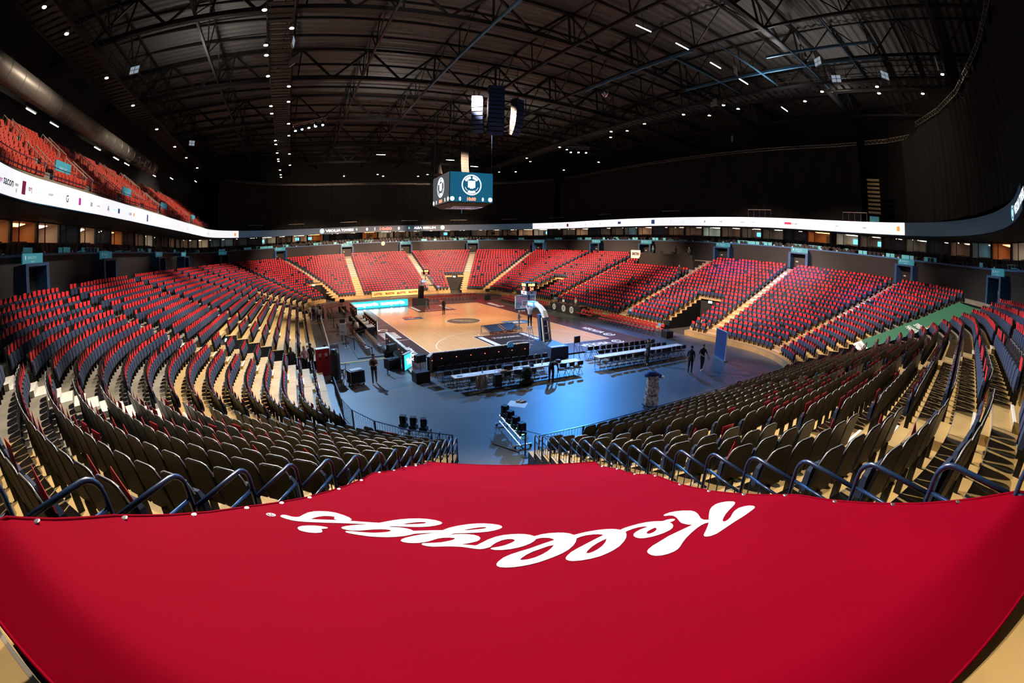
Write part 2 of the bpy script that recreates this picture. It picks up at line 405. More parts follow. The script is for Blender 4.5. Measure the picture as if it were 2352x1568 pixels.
def seat_label(r):
    i, blk, k, n, reg, u = r[0], r[1], r[2], r[3], r[8], r[9]
    left_end = U('LS', 30)      # banner edge, u grows towards the right side of the picture
    if u < UT and u < left_end+.5 and reg in ('LS', 'left') and 90-(u-(121.2+3*CL))/CL*90 > 29: return 'left', n-k
    if reg == 'LS': return 'right', k+1
    return 'beyond', k+1
usedl = {}
for j, r in enumerate(NEAR):
    side, num = seat_label(r); row = ordinal(r[0]+1)
    ang = 90-(r[9]-(121.2+3*CL))/CL*90
    if side == 'left' and ang < 58: lab = 'black flip-up seat, %s row up, %s seat left of the red banner' % (row, ordinal(num))
    elif side == 'left': lab = 'black flip-up seat, %s row up, %s beyond the white steps left' % (row, ordinal(num))
    elif side == 'right': lab = 'black flip-up seat, %s row up, %s seat right of the red banner' % (row, ordinal(num))
    else: lab = 'black flip-up seat, %s row up, %s beyond the ply steps right' % (row, ordinal(num))
    if lab in usedl: lab = lab.replace('black', 'plain black') if lab.replace('black', 'plain black') not in usedl else lab+' again'
    usedl[lab] = 1
    if j == 0: proto.location = (r[4], r[5], r[6]); proto.rotation_euler = (0, 0, r[7]); proto['label'] = lab; proto['group'] = 'flip-up seats beside the red banner'
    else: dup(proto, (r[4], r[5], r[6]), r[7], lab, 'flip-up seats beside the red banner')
# the rest of the thousands of seats: one object
def batch(name, mats, base, items):
    """base: (verts, faces, mat idx); items: (x, y, z, rot, tilt)"""
    V = np.array(base.v); nv = len(V); allv = np.empty((len(items)*nv, 3)); F = []; MI = []
    for q, it in enumerate(items):
        x, y, z, r = it[:4]; W = V
        if len(it) > 4:          # extra local transform: roll about local y, then shift
            rl, dz, sx = it[4:7]; c_, s_ = math.cos(rl), math.sin(rl); zz = W[:, 2]-.74
            W = np.stack([(W[:, 0]*c_-zz*s_)*sx, W[:, 1], W[:, 0]*s_+zz*c_+.74+dz], 1)
        c_, s_ = math.cos(r), math.sin(r)
        allv[q*nv:(q+1)*nv, 0] = W[:, 0]*c_-W[:, 1]*s_+x; allv[q*nv:(q+1)*nv, 1] = W[:, 0]*s_+W[:, 1]*c_+y; allv[q*nv:(q+1)*nv, 2] = W[:, 2]+z
        F += [tuple(a+q*nv for a in f) for f in base.f]
    MI = list(base.m)*len(items)
    me = bpy.data.meshes.new(name); me.from_pydata(allv.tolist(), [], F)
    for m in mats: me.materials.append(m)
    me.polygons.foreach_set('material_index', MI); me.update()
    return link(name, me)
b = MB(); back_mb(b); leg_mb(b); b.cur = 1; seat_mb(b)
tag(batch('stadium_seats', [blackp, navyf], b, [(r[4], r[5], r[6], r[7]) for r in FAR]), 'thousands of navy and black flip-up seats filling the lower bowl', 'seats', kind='stuff')
# red clapper cards tucked behind the flipped-up pans
def card_mb(tri=False):
    m = MB()
    if tri: P = [(-.19, .60), (.20, .60), (.17, .68), (-.06, .905)]
    else: P = [(-.17, .60), (.17, .60), (.17, .885), (-.17, .885)]
    return m.plate(P, .020, .026)
rnd = random.Random(3)
CARDS = []
for r in ROWS:
    reg = r[8]; ang = 90-(r[9]-(121.2+3*CL))/CL*90
    pr = .965
    if reg == 'LS' and ang < 40: pr = .35
    if reg == 'LS' and ang < 14: pr = .25
    if reg == 'near': pr = .9 if r[4] > -3 else .5
    if r[0] < 8 and reg in ('LS', 'near') : pr *= .15 if (reg == 'near' or ang < 58) else 1
    if rnd.random() > pr: continue
    tri = (reg in ('RS', 'LS') and rnd.random() < .75) or (reg == 'right' and r[5] < -2 and rnd.random() < .45) or rnd.random() < .04
    CARDS.append((r, tri, rnd.gauss(0, .07), rnd.uniform(-.02, .03)))
near_c, far_c = CARDS[:300], CARDS[300:]
meshes = {t: card_mb(t).mesh('clapper_card', redcard) for t in (False, True)}
usedc = {}
for r, tri, rl, dz in near_c:
    side, num = seat_label(r); ang = 90-(r[9]-(121.2+3*CL))/CL*90
    wh = {'left': 'left of the red banner' if ang < 58 else 'beyond the white steps left', 'right': 'right of the red banner', 'beyond': 'beyond the ply steps right'}[side]
    lab = 'red clapper card on the %s seat %s, %s row' % (ordinal(num), wh, ordinal(r[0]+1))
    if lab in usedc: continue
    usedc[lab] = 1
    o = link('clapper_card', meshes[tri], None, (r[4], r[5], r[6]+dz*.5), r[7]); tag(o, lab, 'card', 'red cards on the near seats')
for t in (False, True):
    its = [(r[4], r[5], r[6], r[7], rl, dz, 1.) for r, tri, rl, dz in far_c if tri == t]
    if its: tag(batch('clapper_cards', [redcard], card_mb(t), its), 'folded red cards standing on thousands of seats' if t else 'flat red cards laid on thousands of seats', 'cards', kind='stuff')
# ------------------------------------------------------------------ red banner over the near vomitory
BL=[[-14.07,-32.855,2.631],[-14.248,-33.165,2.758],[-14.593,-33.766,3.074],[-14.977,-34.433,3.459],[-15.178,-34.783,3.614],[-15.449,-35.255,3.871],[-15.76,-35.795,4.177],[-16.011,-36.231,4.339],[-16.283,-36.704,4.541],[-16.573,-37.209,4.783],[-16.791,-37.588,4.974],[-17.026,-37.997,5.199],[-17.265,-38.413,5.437],[-17.485,-38.795,5.647],[-17.707,-39.181,5.873],[-17.925,-39.56,6.108],[-18.127,-39.911,6.289],[-18.312,-40.233,6.474],[-18.66,-40.5,6.42]]
BR=[[-11.618,-35.803,3.408],[-11.665,-35.976,3.424],[-11.758,-36.324,3.553],[-11.873,-36.755,3.752],[-11.96,-37.079,3.852],[-12.049,-37.409,3.995],[-12.175,-37.88,4.235],[-12.274,-38.25,4.338],[-12.389,-38.68,4.486],[-12.508,-39.125,4.663],[-12.612,-39.513,4.841],[-12.724,-39.929,5.048],[-12.843,-40.373,5.285],[-12.949,-40.77,5.428],[-13.066,-41.205,5.612],[-13.188,-41.662,5.822],[-13.303,-42.09,6.039],[-13.417,-42.518,6.268],[-13.3,-43.12,6.2]]
LETTERS={'K':[[(7612,5730),(7708,5662),(7848,5597),(8010,5570),(8159,5596),(8259,5674),(8242,5780),(8150,5943),(8041,6089),(7935,6229),(7919,6301),(7981,6338),(8226,6102),(8411,5932),(8539,5820),(8743,5667),(8969,5539),(9145,5497),(9272,5518),(9318,5592),(9267,5681),(9126,5799),(8943,5919),(8659,6095),(8424,6249),(8247,6368),(8139,6449),(8108,6490),(8132,6504),(8237,6463),(8348,6405),(8481,6314),(8651,6206),(8851,6105),(8999,6080),(9083,6112),(9076,6189),(9013,6271),(8952,6311),(8804,6372),(8509,6485),(8254,6573),(7939,6698),(7735,6783),(7617,6830),(7495,6857),(7430,6853),(7415,6825),(7448,6782),(7542,6710),(7692,6593),(7817,6492),(7892,6429),(7827,6431),(7719,6466),(7564,6537),(7359,6651),(7143,6784),(6985,6898),(6845,7011),(6761,7067),(6661,7115),(6549,7151),(6442,7169),(6355,7161),(6312,7125),(6307,7066),(6330,7012),(6391,6956),(6520,6871),(6726,6766),(6943,6658),(7170,6566),(7423,6471),(7599,6406),(7548,6382),(7515,6337),(7502,6285),(7546,6193),(7643,6039),(7704,5924),(7731,5828),(7693,5777),(7606,5782)]],'e':[[(6399,6245),(6536,6165),(6700,6094),(6858,6039),(7039,5998),(7194,5998),(7327,6044),(7350,6044),(7471,6001),(7557,5993),(7593,6015),(7572,6066),(7494,6121),(7372,6172),(7350,6254),(7303,6335),(7226,6409),(7123,6472),(6975,6534),(6829,6581),(6684,6614),(6553,6629),(6482,6618),(6444,6577),(6448,6516),(6485,6461),(6567,6396),(6703,6321),(6820,6277),(6908,6241),(6850,6217),(6745,6221),(6612,6267),(6456,6333),(6403,6361)],[(6710,6466),(6769,6415),(6870,6364),(6955,6327),(6987,6327),(6962,6374),(6910,6423),(6833,6469),(6753,6501),(6704,6503)]],'l':[[(6377,6257),(6335,6209),(6269,6175),(6161,6163),(6008,6180),(5843,6227),(5676,6286),(5505,6349),(5499,6477),(5604,6418),(5714,6381),(5832,6363),(5925,6367),(5976,6388),(5986,6412),(5885,6470),(5735,6559),(5556,6670),(5385,6779),(5249,6882),(5153,6984),(5107,7050),(5097,7094),(5122,7130),(5183,7143),(5297,7131),(5458,7092),(5621,7034),(5762,6963),(5880,6898),(6038,6793),(6191,6665),(6300,6550),(6370,6451),(6415,6357),(6416,6297)],[(5458,6928),(5505,6864),(5612,6762),(5747,6664),(5875,6589),(5977,6537),(5897,6644),(5793,6745),(5673,6836),(5571,6900),(5497,6932)]],'l.001':[[(5506,6349),(5463,6295),(5368,6252),(5261,6241),(5116,6258),(4966,6300),(4804,6376),(4821,6472),(4902,6437),(4984,6429),(5060,6443),(5103,6473),(5113,6505),(4968,6579),(4790,6680),(4648,6768),(4488,6861),(4333,6967),(4210,7079),(4131,7192),(4103,7257),(4109,7300),(4149,7324),(4231,7325),(4336,7307),(4444,7276),(4556,7235),(4697,7171),(4851,7079),(4989,6991),(5107,6912),(5239,6807),(5357,6692),(5450,6572),(5502,6472),(5525,6392)],[(4443,7109),(4479,7057),(4563,6963),(4676,6864),(4816,6776),(4945,6703),(5060,6658),(4992,6752),(4904,6848),(4797,6944),(4672,7038),(4561,7097),(4468,7123)]],'o':[[(3573,6767),(3698,6762),(3791,6764),(3827,6738),(3870,6681),(3933,6610),(3993,6540),(4129,6429),(4270,6355),(4412,6316),(4553,6297),(4649,6299),(4740,6324),(4805,6370),(4823,6424),(4816,6477),(4773,6537),(4693,6612),(4590,6686),(4481,6747),(4352,6804),(4209,6852),(4101,6864),(4042,6847),(4033,6821),(4068,6791),(4167,6751),(4271,6692),(4381,6607),(4439,6553),(4452,6509),(4409,6486),(4330,6491),(4234,6536),(4138,6616),(4071,6705),(4032,6774),(3982,6815),(3934,6847),(3862,6873),(3778,6872),(3681,6859),(3583,6852)]],'g':[[(3179,6330),(3270,6204),(3372,6099),(3483,6018),(3629,5932),(3782,5872),(3940,5842),(4098,5847),(4222,5878),(4282,5948),(4273,6024),(4208,6105),(4118,6181),(4002,6253),(3860,6302),(3694,6344),(3529,6381),(3407,6410),(3332,6475),(3425,6439),(3532,6410),(3642,6396),(3753,6404),(3837,6442),(3869,6498),(3860,6560),(3817,6618),(3742,6670),(3669,6716),(3573,6767),(3583,6852),(3463,6865),(3368,6884),(3253,6918),(3151,6950),(3056,6956),(2983,6939),(2962,6910),(2983,6877),(3051,6851),(3154,6813),(3246,6771),(3336,6709),(3416,6646),(3445,6591),(3425,6573),(3339,6580),(3251,6605),(3168,6653),(3105,6720),(3047,6791),(2985,6843),(2901,6897),(2826,6925),(2744,6942),(2667,6936),(2624,6910),(2619,6853),(2655,6780),(2738,6683),(2843,6592),(2960,6521),(3043,6467),(2903,6516),(2781,6572),(2717,6607),(2682,6490),(2808,6442),(2978,6385)],[(3551,6266),(3624,6199),(3736,6119),(3852,6057),(3957,6030),(3980,6048),(3943,6095),(3855,6145),(3741,6195),(3642,6237)]],'g.001':[[(1979,6392),(2043,6310),(2139,6189),(2250,6083),(2407,5991),(2581,5926),(2753,5894),(2921,5905),(3047,5950),(3096,6007),(3078,6076),(2994,6171),(2894,6246),(2762,6303),(2613,6346),(2449,6384),(2340,6410),(2249,6439),(2200,6490),(2302,6456),(2410,6433),(2529,6434),(2626,6457),(2682,6490),(2724,6605),(2678,6667),(2599,6740),(2495,6810),(2391,6869),(2260,6921),(2125,6964),(1981,6988),(1845,7005),(1764,7005),(1725,6983),(1729,6956),(1800,6920),(1893,6894),(2006,6856),(2116,6810),(2219,6746),(2296,6679),(2325,6623),(2297,6595),(2214,6602),(2121,6644),(2028,6706),(1946,6783),(1876,6847),(1804,6885),(1715,6917),(1629,6915),(1583,6888),(1576,6845),(1603,6784),(1654,6713),(1732,6631),(1844,6538),(1766,6570),(1710,6484),(1811,6448)],[(2390,6292),(2468,6214),(2565,6142),(2670,6081),(2757,6057),(2788,6078),(2764,6125),(2673,6179),(2568,6230),(2463,6274)]],'s':[[(561,7049),(532,7006),(539,6964),(586,6949),(677,6945),(734,6925),(765,6880),(729,6768),(703,6645),(734,6540),(802,6470),(914,6405),(1059,6374),(1244,6395),(1389,6432),(1488,6489),(1512,6558),(1622,6512),(1710,6484),(1766,6570),(1643,6630),(1427,6744),(1247,6853),(1109,6932),(990,6995),(886,7040),(791,7065),(692,7072),(613,7071)],[(970,6854),(966,6780),(983,6697),(1033,6611),(1119,6561),(1192,6555),(1223,6615),(1268,6643),(1331,6644),(1237,6700),(1133,6759),(1054,6807)]],'apostrophe':[[(1098,7242),(1071,7200),(1080,7145),(1134,7083),(1214,7030),(1302,7000),(1390,6985),(1432,6998),(1429,7032),(1382,7083),(1430,7123),(1464,7154),(1465,7187),(1415,7237),(1335,7268),(1254,7282),(1169,7279)]],'ring':[[(497,7070),(512,7087),(520,7106),(520,7125),(512,7142),(497,7154),(476,7162),(452,7164),(428,7161),(404,7152),(383,7139),(368,7121),(359,7102),(358,7082),(365,7065),(380,7052),(401,7043),(425,7041),(452,7045),(476,7055)],[(482,7078),(492,7090),(497,7103),(496,7116),(489,7128),(478,7138),(463,7144),(446,7146),(428,7144),(411,7139),(397,7130),(387,7118),(382,7105),(383,7091),(389,7079),(400,7069),(415,7063),(433,7061),(451,7063),(468,7069)]],'r':[[(393,7113),(389,7078),(428,7094),(428,7060),(477,7082),(490,7109),(456,7099),(458,7135),(423,7121)]]}
def _curve(P):
    s = [0.]
    for a, b in zip(P[:-1], P[1:]): s.append(s[-1]+math.dist(a, b))
    return [q/s[-1] for q in s]
_sL, _sR = _curve(BL), _curve(BR)
def banner_pt(t, w):
    a = [np.interp(w, _sL, [q[i] for q in BL]) for i in range(3)]; b = [np.interp(w, _sR, [q[i] for q in BR]) for i in range(3)]
    q = [a[i]+(b[i]-a[i])*t for i in range(3)]
    q[2] -= 4*t*(1-t)*(.05+.28*w*w)
    e = min(1, max(0, (w-.45)/.4)); m = math.sin(PI*t)
    # shallow folds: long ones across the middle, a fan of stronger ones at the two near corners
    q[2] += .006*e*m*math.sin(34*w+7*t+1.5*math.sin(5*t)) + .004*e*m*math.sin(61*w-11*t)
    for c, s in ((0., 1), (1., -1)):
        d = abs(t-c); g = math.exp(-(d/.22)**2)*max(0, (w-.55)/.45)
        q[2] += .020*g*math.sin(30*(1.0-w)+s*26*(t-c)+.6)*min(1, d/.04)
    return Vector(q)
NU, NV = 70, 96
mb = MB(); V = [banner_pt(i/NU, j/NV) for j in range(NV+1) for i in range(NU+1)]
W1 = NU+1
mb.add(V, [(j*W1+i, (j+1)*W1+i, (j+1)*W1+i+1, j*W1+i+1) for j in range(NV) for i in range(NU)])
red_m = mat('red_banner_cloth', (.155, .0001, .0085), .8, noise=(.7, .05), bump=(380, .10, .002), spec=.02)
bn = thing('banner', 'large crimson cloth banner with white script stretched over the near stairway', 'banner', tuple(banner_pt(.5, .5)))
bl = bn.location.copy()
sheet = mb.build('cloth', red_m, bn, True, -bl)
hem = MB()
for t in (0, 1): hem.tube([banner_pt(t, j/60) for j in range(61)], .012, 5)
hem.tube([banner_pt(i/40, 0) for i in range(41)], .012, 5); hem.tube([banner_pt(i/40, 1) for i in range(41)], .012, 5)
hem.build('hem', red_m, bn, True, -bl)
lm = mat('white_banner_print', (.46, .48, .50), .7, spec=.1)
def banner_letter(name, loops):
    cu = bpy.data.curves.new('l', 'CURVE'); cu.dimensions = '2D'; cu.fill_mode = 'BOTH'
    for lp in loops:
        sp = cu.splines.new('POLY'); sp.points.add(len(lp)-1); sp.use_cyclic_u = True
        for q, (t, w) in enumerate(lp): sp.points[q].co = (t/1000, w/1000, 0, 1)
    o = bpy.data.objects.new('l', cu); me = eval_mesh(o); bpy.data.objects.remove(o)
    bm = bmesh.new(); bm.from_mesh(me); bpy.data.meshes.remove(me)
    for ax, st, n in ((0, .12, 84), (1, .09, 112)):
        for k in range(n):
            no = (1, 0, 0) if ax == 0 else (0, 1, 0); co = (k*st, 0, 0) if ax == 0 else (0, k*st, 0)
            bmesh.ops.bisect_plane(bm, geom=bm.verts[:]+bm.edges[:]+bm.faces[:], plane_co=co, plane_no=no)
    bm.normal_update()
    for v in bm.verts:
        q = banner_pt(v.co.x/10, v.co.y/10)-bl; q.z += .0045; v.co = q
    for f in bm.faces:
        f.normal_update()
        if f.normal.z < 0: f.normal_flip()
    m2 = bpy.data.meshes.new(name); bm.to_mesh(m2); bm.free(); m2.materials.append(lm)
    return link(name, m2, bn)
for k, lp in LETTERS.items():
    banner_letter({'ring': 'trademark_ring', 'r': 'trademark_letter', 'apostrophe': 'apostrophe'}.get(k, 'letter_'+k.split('.')[0].lower()), lp)
gm = MB(); gm.lathe([(.018, 0), (.026, .004), (.018, .008)], 10); gmesh = gm.mesh('eyelet', steel)
for t, ws in ((.006, (.04, .12, .2, .28, .36, .44, .52, .6, .66, .72, .79, .86, .93)), (.994, (.05, .13, .21, .29, .37, .45, .53, .61, .69, .77, .85, .93))):
    for w_ in ws: link('eyelet', gmesh, bn, banner_pt(t, w_)-bl+Vector((0, 0, .004)))
# ------------------------------------------------------------------ stepped handrails along the banner
def polar(R, deg, z): return Vector((-CX-R*math.sin(deg*D2R), -CY-R*math.cos(deg*D2R), z))
def make_rail(name, L=.80, H=.9, m=navym, r=.024, bal=4):
    t = thing(name, 'x', 'handrail')
    top = [(0, 0, 0), (0, 0, H-.17)]+[(.16-.16*math.cos(a), 0, H-.16+.16*math.sin(a)) for a in [k*PI/10 for k in range(1, 6)]]+[(L, 0, H)]
    MB().tube(top, r, 8).build('top_rail', m, t, True)
    MB().tube([(.02, 0, H-.26), (L, 0, H-.26)], r*.8, 6).build('middle_rail', m, t, True)
    for k in range(bal): MB().cyl((.12+k*(L-.12)/bal, 0, 0), (.12+k*(L-.12)/bal, 0, H-.26), .009, n=5).build('baluster', m, t)
    MB().box((0, 0, .01), (.09, .07, .02)).build('foot_plate', m, t)
    return t
rp = make_rail('handrail')
first = True
for side, n in (('left', 16), ('right', 17)):
    for k in range(n):
        if side == 'left': R, dg, z = 19.72+.8-.8*k, 31.1+.07-.13*k, 6.215+.326-.326*k
        else: R, dg, z = 20.07+.8-.8*k, 15.0+.1-.24*k, 6.18+.318-.318*k
        p = polar(R, dg, z-.9); z0 = max(p.z, 0); d = polar(R+1, dg, 0)-polar(R, dg, 0)
        lab = 'dark blue stair handrail %s of the red banner, %s from the camera' % (side, ordinal(k+1))
        if first: rp.location = p; rp.rotation_euler = (0, 0, math.atan2(d.y, d.x)); rp['label'] = lab; rp['group'] = 'stepped handrails along the banner'; first = False
        else: dup(rp, p, math.atan2(d.y, d.x), lab, 'stepped handrails along the banner')
# side walls of the passages
def vom_wall(reg, f, o_end, name):
    mb = MB()
    for i in range(int(o_end/RD)+1):
        o0, o1 = i*RD, min((i+1)*RD, o_end)
        a = P3(reg, f(o0), o0, 0); b = P3(reg, f(o1), o1, 0); z = zrow(i)
        mb.add([a, b, (b.x, b.y, z), (a.x, a.y, z)], [(0, 1, 2, 3)])
    return struct(mb.build(name, darkwall))
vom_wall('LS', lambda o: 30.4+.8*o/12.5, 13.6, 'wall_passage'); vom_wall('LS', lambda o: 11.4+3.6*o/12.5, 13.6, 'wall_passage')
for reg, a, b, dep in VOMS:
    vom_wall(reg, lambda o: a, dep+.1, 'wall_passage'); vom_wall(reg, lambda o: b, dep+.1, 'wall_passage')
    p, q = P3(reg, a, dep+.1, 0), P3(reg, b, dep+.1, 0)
    struct(MB().add([p, q, (q.x, q.y, 2.9), (p.x, p.y, 2.9)], [(0, 1, 2, 3)]).build('wall_passage_end', mat('passage_shade', (.004, .004, .005), .8)))  # black sheet stands for the shade inside the tunnel opening
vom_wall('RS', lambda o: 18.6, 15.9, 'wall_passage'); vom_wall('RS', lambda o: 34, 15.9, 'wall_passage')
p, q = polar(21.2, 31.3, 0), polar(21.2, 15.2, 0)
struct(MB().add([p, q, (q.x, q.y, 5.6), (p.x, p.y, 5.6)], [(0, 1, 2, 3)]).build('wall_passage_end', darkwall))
# rails of the gallery right behind the banner (only their ends show in the lower corners)
for nm, pts in (('left', ((-19.3, -41.0, 5.93), (-18.35, -41.02, 5.9), (-17.9, -41.25, 5.85))), ('right', ((-12.6, -43.25, 5.9), (-14.1, -42.95, 5.72), (-15.2, -42.6, 5.6)))):
    g = thing('gallery_rail', 'dark blue tubular rail in the lower %s corner behind the banner' % nm, 'railing', pts[0])
    MB().tube([Vector(q)-Vector(pts[0]) for q in pts], .045, 10).build('tube', navym, g, True)
    MB().box(Vector(pts[1])-Vector(pts[0])+Vector((0, 0, -.05)), (.09, .12, .16), -.4).build('bracket', navym, g)
# ------------------------------------------------------------------ fence panels round the near end of the floor
def fence_panel(a, b, label, backed=None):
    a = Vector(a); b = Vector(b); L = (b-a).length; rz = math.atan2(b.y-a.y, b.x-a.x)
    t = thing('fence_panel', label, 'fence', a, rz, 'fence panels around the near end of the floor')
    MB().bar((0, 0, 1.02), (L, 0, 1.02), .045, .03).build('top_rail', navym, t); MB().bar((0, 0, .10), (L, 0, .10), .035, .03).build('bottom_rail', navym, t)
    for x in (.02, L-.02): MB().box((x, 0, .51), (.05, .04, 1.02)).build('post', navym, t)
    m = MB(); n = max(3, int(L/.125))
    for k in range(1, n): m.cyl((k*L/n, 0, .1), (k*L/n, 0, 1.02), .008, n=4)
    m.build('bars', navym, t)
    if backed: MB().box((L/2, backed, .50), (L-.08, .012, .84)).build('board', mat('pinkish_ply_board', (.50, .37, .31), .6, noise=(2, .08)), t)
    return t
def offpt(reg, v, o): q = P3(reg, v, o, 0); return (q.x, q.y, 0)
pl = [('LS', a) for a in (32.2, 46, 60, 74, 88)]+[('left', -20.6), ('left', -18.9)]
for k in range(len(pl)-1):
    fence_panel(offpt(*pl[k], -.45), offpt(*pl[k+1], -.45), 'dark blue barred fence panel left of the gap, %s from it' % ordinal(k+1))
pr = [('LS', 8.4), ('near', -7.2), ('near', -5.1), ('near', -3.0), ('near', -.9), ('near', 1.2), ('near', 3.3), ('near', 5.4), ('near', 7.2)]
for k in range(len(pr)-1):
    fence_panel(offpt(*pr[k], -.05), offpt(*pr[k+1], -.05), 'dark blue barred fence panel right of the gap, %s from it%s' % (ordinal(k+1), ', ply behind' if 2 <= k <= 6 else ''), .05 if 2 <= k <= 6 else None)
# gate posts at the gap
for k, (x, y) in enumerate(((-11.72, -27.75), (-11.95, -27.35), (-12.15, -26.95))):
    g = dup(rp, (x, y, 0), -2.0, 'short blue gate rail at the left of the fence gap, %s one' % ordinal(k+1), 'gate rails at the fence gap')
# ------------------------------------------------------------------ green banner over the right-hand stairway
gbm = mat('green_banner_cloth', (.018, .125, .070), .65, noise=(1.5, .08), bump=(200, .1, .003))
g0 = 5.7; g1 = 15.0
gb = thing('green_banner', 'long green cloth banner with white lettering over the right stairway', 'banner', P3('RS', 26, 10, 4.6)); gl = gb.location.copy()
def gpt(t, w):
    a = P3('RS', 33.3, 0, 0); 
    o = g0+(g1-g0)*w; q = P3('RS', 32.6+1.4*w-(12.6)*t, o, 0)
    q.z = .33+.402*o+.22-.10*4*t*(1-t)+.012*math.sin(19*w+5*t)
    return q
mb = MB(); n1, n2 = 16, 40; V = [gpt(i/n1, j/n2)-gl for j in range(n2+1) for i in range(n1+1)]
mb.add(V, [(j*(n1+1)+i, j*(n1+1)+i+1, (j+1)*(n1+1)+i+1, (j+1)*(n1+1)+i) for j in range(n2) for i in range(n1)])
mb.build('cloth', gbm, gb, True)
mb = MB(); V = [gpt(i/n1, -.075*(1-j))-gl+Vector((0, 0, -.01)) for j in range(2) for i in range(n1+1)]
mb.add(V, [(i, i+1, n1+2+i, n1+1+i) for i in range(n1)]); mb.build('white_end_strip', mat('white_cloth', (.62, .64, .64), .7), gb)
def on_green(mb, s, t0, w0, h, rot=1, bold=.0):
    # reading direction runs across the strip, letter tops towards the rows above
    Vv, F, tw, th = text_data(s, 1, bold)
    o = g0+(g1-g0)*w0; wid = (R0+o)*12.6*D2R
    return mb.add([gpt(t0-(x*h/th)*-1/wid*1.0, w0-(y*h/th)/(g1-g0)*-1)-gl+Vector((0, 0, .012)) for x, y in Vv], F)
wb = mat('white_print', (.75, .77, .76), .6)
mb = MB(); on_green(mb, 'SPIELBANK', .60, .475, .46, bold=.02); on_green(mb, 'HAMBURG', .55, .405, .46, bold=.02); mb.build('lettering', wb, gb)
mb = MB()
for k, (dx, dy, r) in enumerate(((0, 0, .26), (.25, .12, .17), (.46, .26, .10), (.12, .28, .12))):
    pts = [gpt(.78+(dx+r*math.cos(a))/3.6, .53+(dy+r*math.sin(a)*.8)/9.3)-gl+Vector((0, 0, .012+.0015*k)) for a in [q*PI/8 for q in range(16)]]
    mb.add(pts, [tuple(range(16))])
mb.build('flame_emblem', mat('orange_red_print', (.75, .09, .02), .6), gb)
mb = MB(); on_green(mb, 'SPIELBANK', .35, -.035, .2); mb.build('small_print', mat('grey_print', (.25, .25, .27), .7), gb)
for k in range(11):
    o = 6.0+.8*k; a = P3('RS', 18.2, o, .33+.402*o-.42); d = P3('RS', 18.2, o+1, 0)-P3('RS', 18.2, o, 0)
    dup(rp, a, math.atan2(d.y, d.x), 'black stair rail along the green banner, %s from its white end' % ordinal(k+1), 'stair rails along the green banner')
# ------------------------------------------------------------------ basketball court
def wood_mat():
    m = bpy.data.materials.new('court_maple'); m.use_nodes = True; nt = m.node_tree; b = nt.nodes['Principled BSDF']
    tc = nt.nodes.new('ShaderNodeTexCoord'); mp = nt.nodes.new('ShaderNodeMapping'); mp.inputs['Scale'].default_value = (9, .45, 1)
    n = nt.nodes.new('ShaderNodeTexNoise'); n.inputs['Scale'].default_value = 2.2; n.inputs['Detail'].default_value = 6
    br = nt.nodes.new('ShaderNodeTexBrick'); br.inputs['Scale'].default_value = 1.0; br.inputs['Brick Width'].default_value = 1.9; br.inputs['Row Height'].default_value = .095; br.inputs['Mortar Size'].default_value = .0
    br.inputs['Color1'].default_value = (.60, .34, .155, 1); br.inputs['Color2'].default_value = (.69, .41, .20, 1)
    mp2 = nt.nodes.new('ShaderNodeMapping'); mp2.inputs['Rotation'].default_value = (0, 0, PI/2)
    r = nt.nodes.new('ShaderNodeMix'); r.data_type = 'RGBA'; r.blend_type = 'MULTIPLY'; r.inputs['Factor'].default_value = .35
    ra = nt.nodes.new('ShaderNodeValToRGB'); ra.color_ramp.elements[0].color = (.62, .55, .5, 1); ra.color_ramp.elements[1].color = (1, 1, 1, 1)
    L = nt.links.new
    L(tc.outputs['Object'], mp.inputs['Vector']); L(mp.outputs['Vector'], n.inputs['Vector']); L(tc.outputs['Object'], mp2.inputs['Vector']); L(mp2.outputs['Vector'], br.inputs['Vector'])
    L(n.outputs['Fac'], ra.inputs['Fac']); L(br.outputs['Color'], r.inputs[6]); L(ra.outputs['Color'], r.inputs[7]); L(r.outputs[2], b.inputs['Base Color'])
    b.inputs['Roughness'].default_value = .28; b.inputs['Coat Weight'].default_value = .3; b.inputs['Coat Roughness'].default_value = .12
    return m
HX, HY, ZC = 7.5, 14.0, .10
court = thing('basketball_court', 'wooden basketball court with black apron and white lines', 'court', (0, 0, 0))
MB().box((0, 0, ZC/2), (20.2, 33.6, ZC)).build('apron', mat('black_apron_paint', (.018, .021, .028), .3, noise=(.5, .15)), court)
MB().box((0, 0, ZC+.003), (15, 28, .006)).build('wood_floor', wood_mat(), court)
lw = mat('white_court_line', (.74, .72, .68), .4); zl = ZC+.010
def arc(mb, cx, cy, r, a0, a1, w=.05, n=48, z=zl):
    v = []
    for k in range(n+1):
        a = (a0+(a1-a0)*k/n)*D2R; v += [(cx+(r-w)*math.cos(a), cy+(r-w)*math.sin(a), z), (cx+r*math.cos(a), cy+r*math.sin(a), z)]
    return mb.add(v, [(2*k, 2*k+1, 2*k+3, 2*k+2) for k in range(n)])
def rect(mb, x0, y0, x1, y1, z=zl): return mb.add([(x0, y0, z), (x1, y0, z), (x1, y1, z), (x0, y1, z)], [(0, 1, 2, 3)])
mb = MB()
for s in (-1, 1):
    rect(mb, s*HX-.03, -HY-.03, s*HX+.03, HY+.03); rect(mb, -HX, s*HY-.03, HX, s*HY+.03)
rect(mb, -HX, -.025, HX, .025); mb.build('boundary_line', lw, court)
arc(MB(), 0, 0, 1.8, 0, 360, z=zl+.002).build('centre_circle', lw, court)
disc = MB().add([(1.76*math.cos(k*PI/24), 1.76*math.sin(k*PI/24), zl+.001) for k in range(48)], [tuple(range(48))]).build('centre_disc', mat('dark_grey_paint', (.085, .075, .062), .35), court)
mb = MB(); text_on(mb, 'Hapag-Lloyd', (0, 0, zl+.004), (1, -.9, 0), (.9, 1, 0), w=2.4); mb.build('centre_lettering', lw, court)
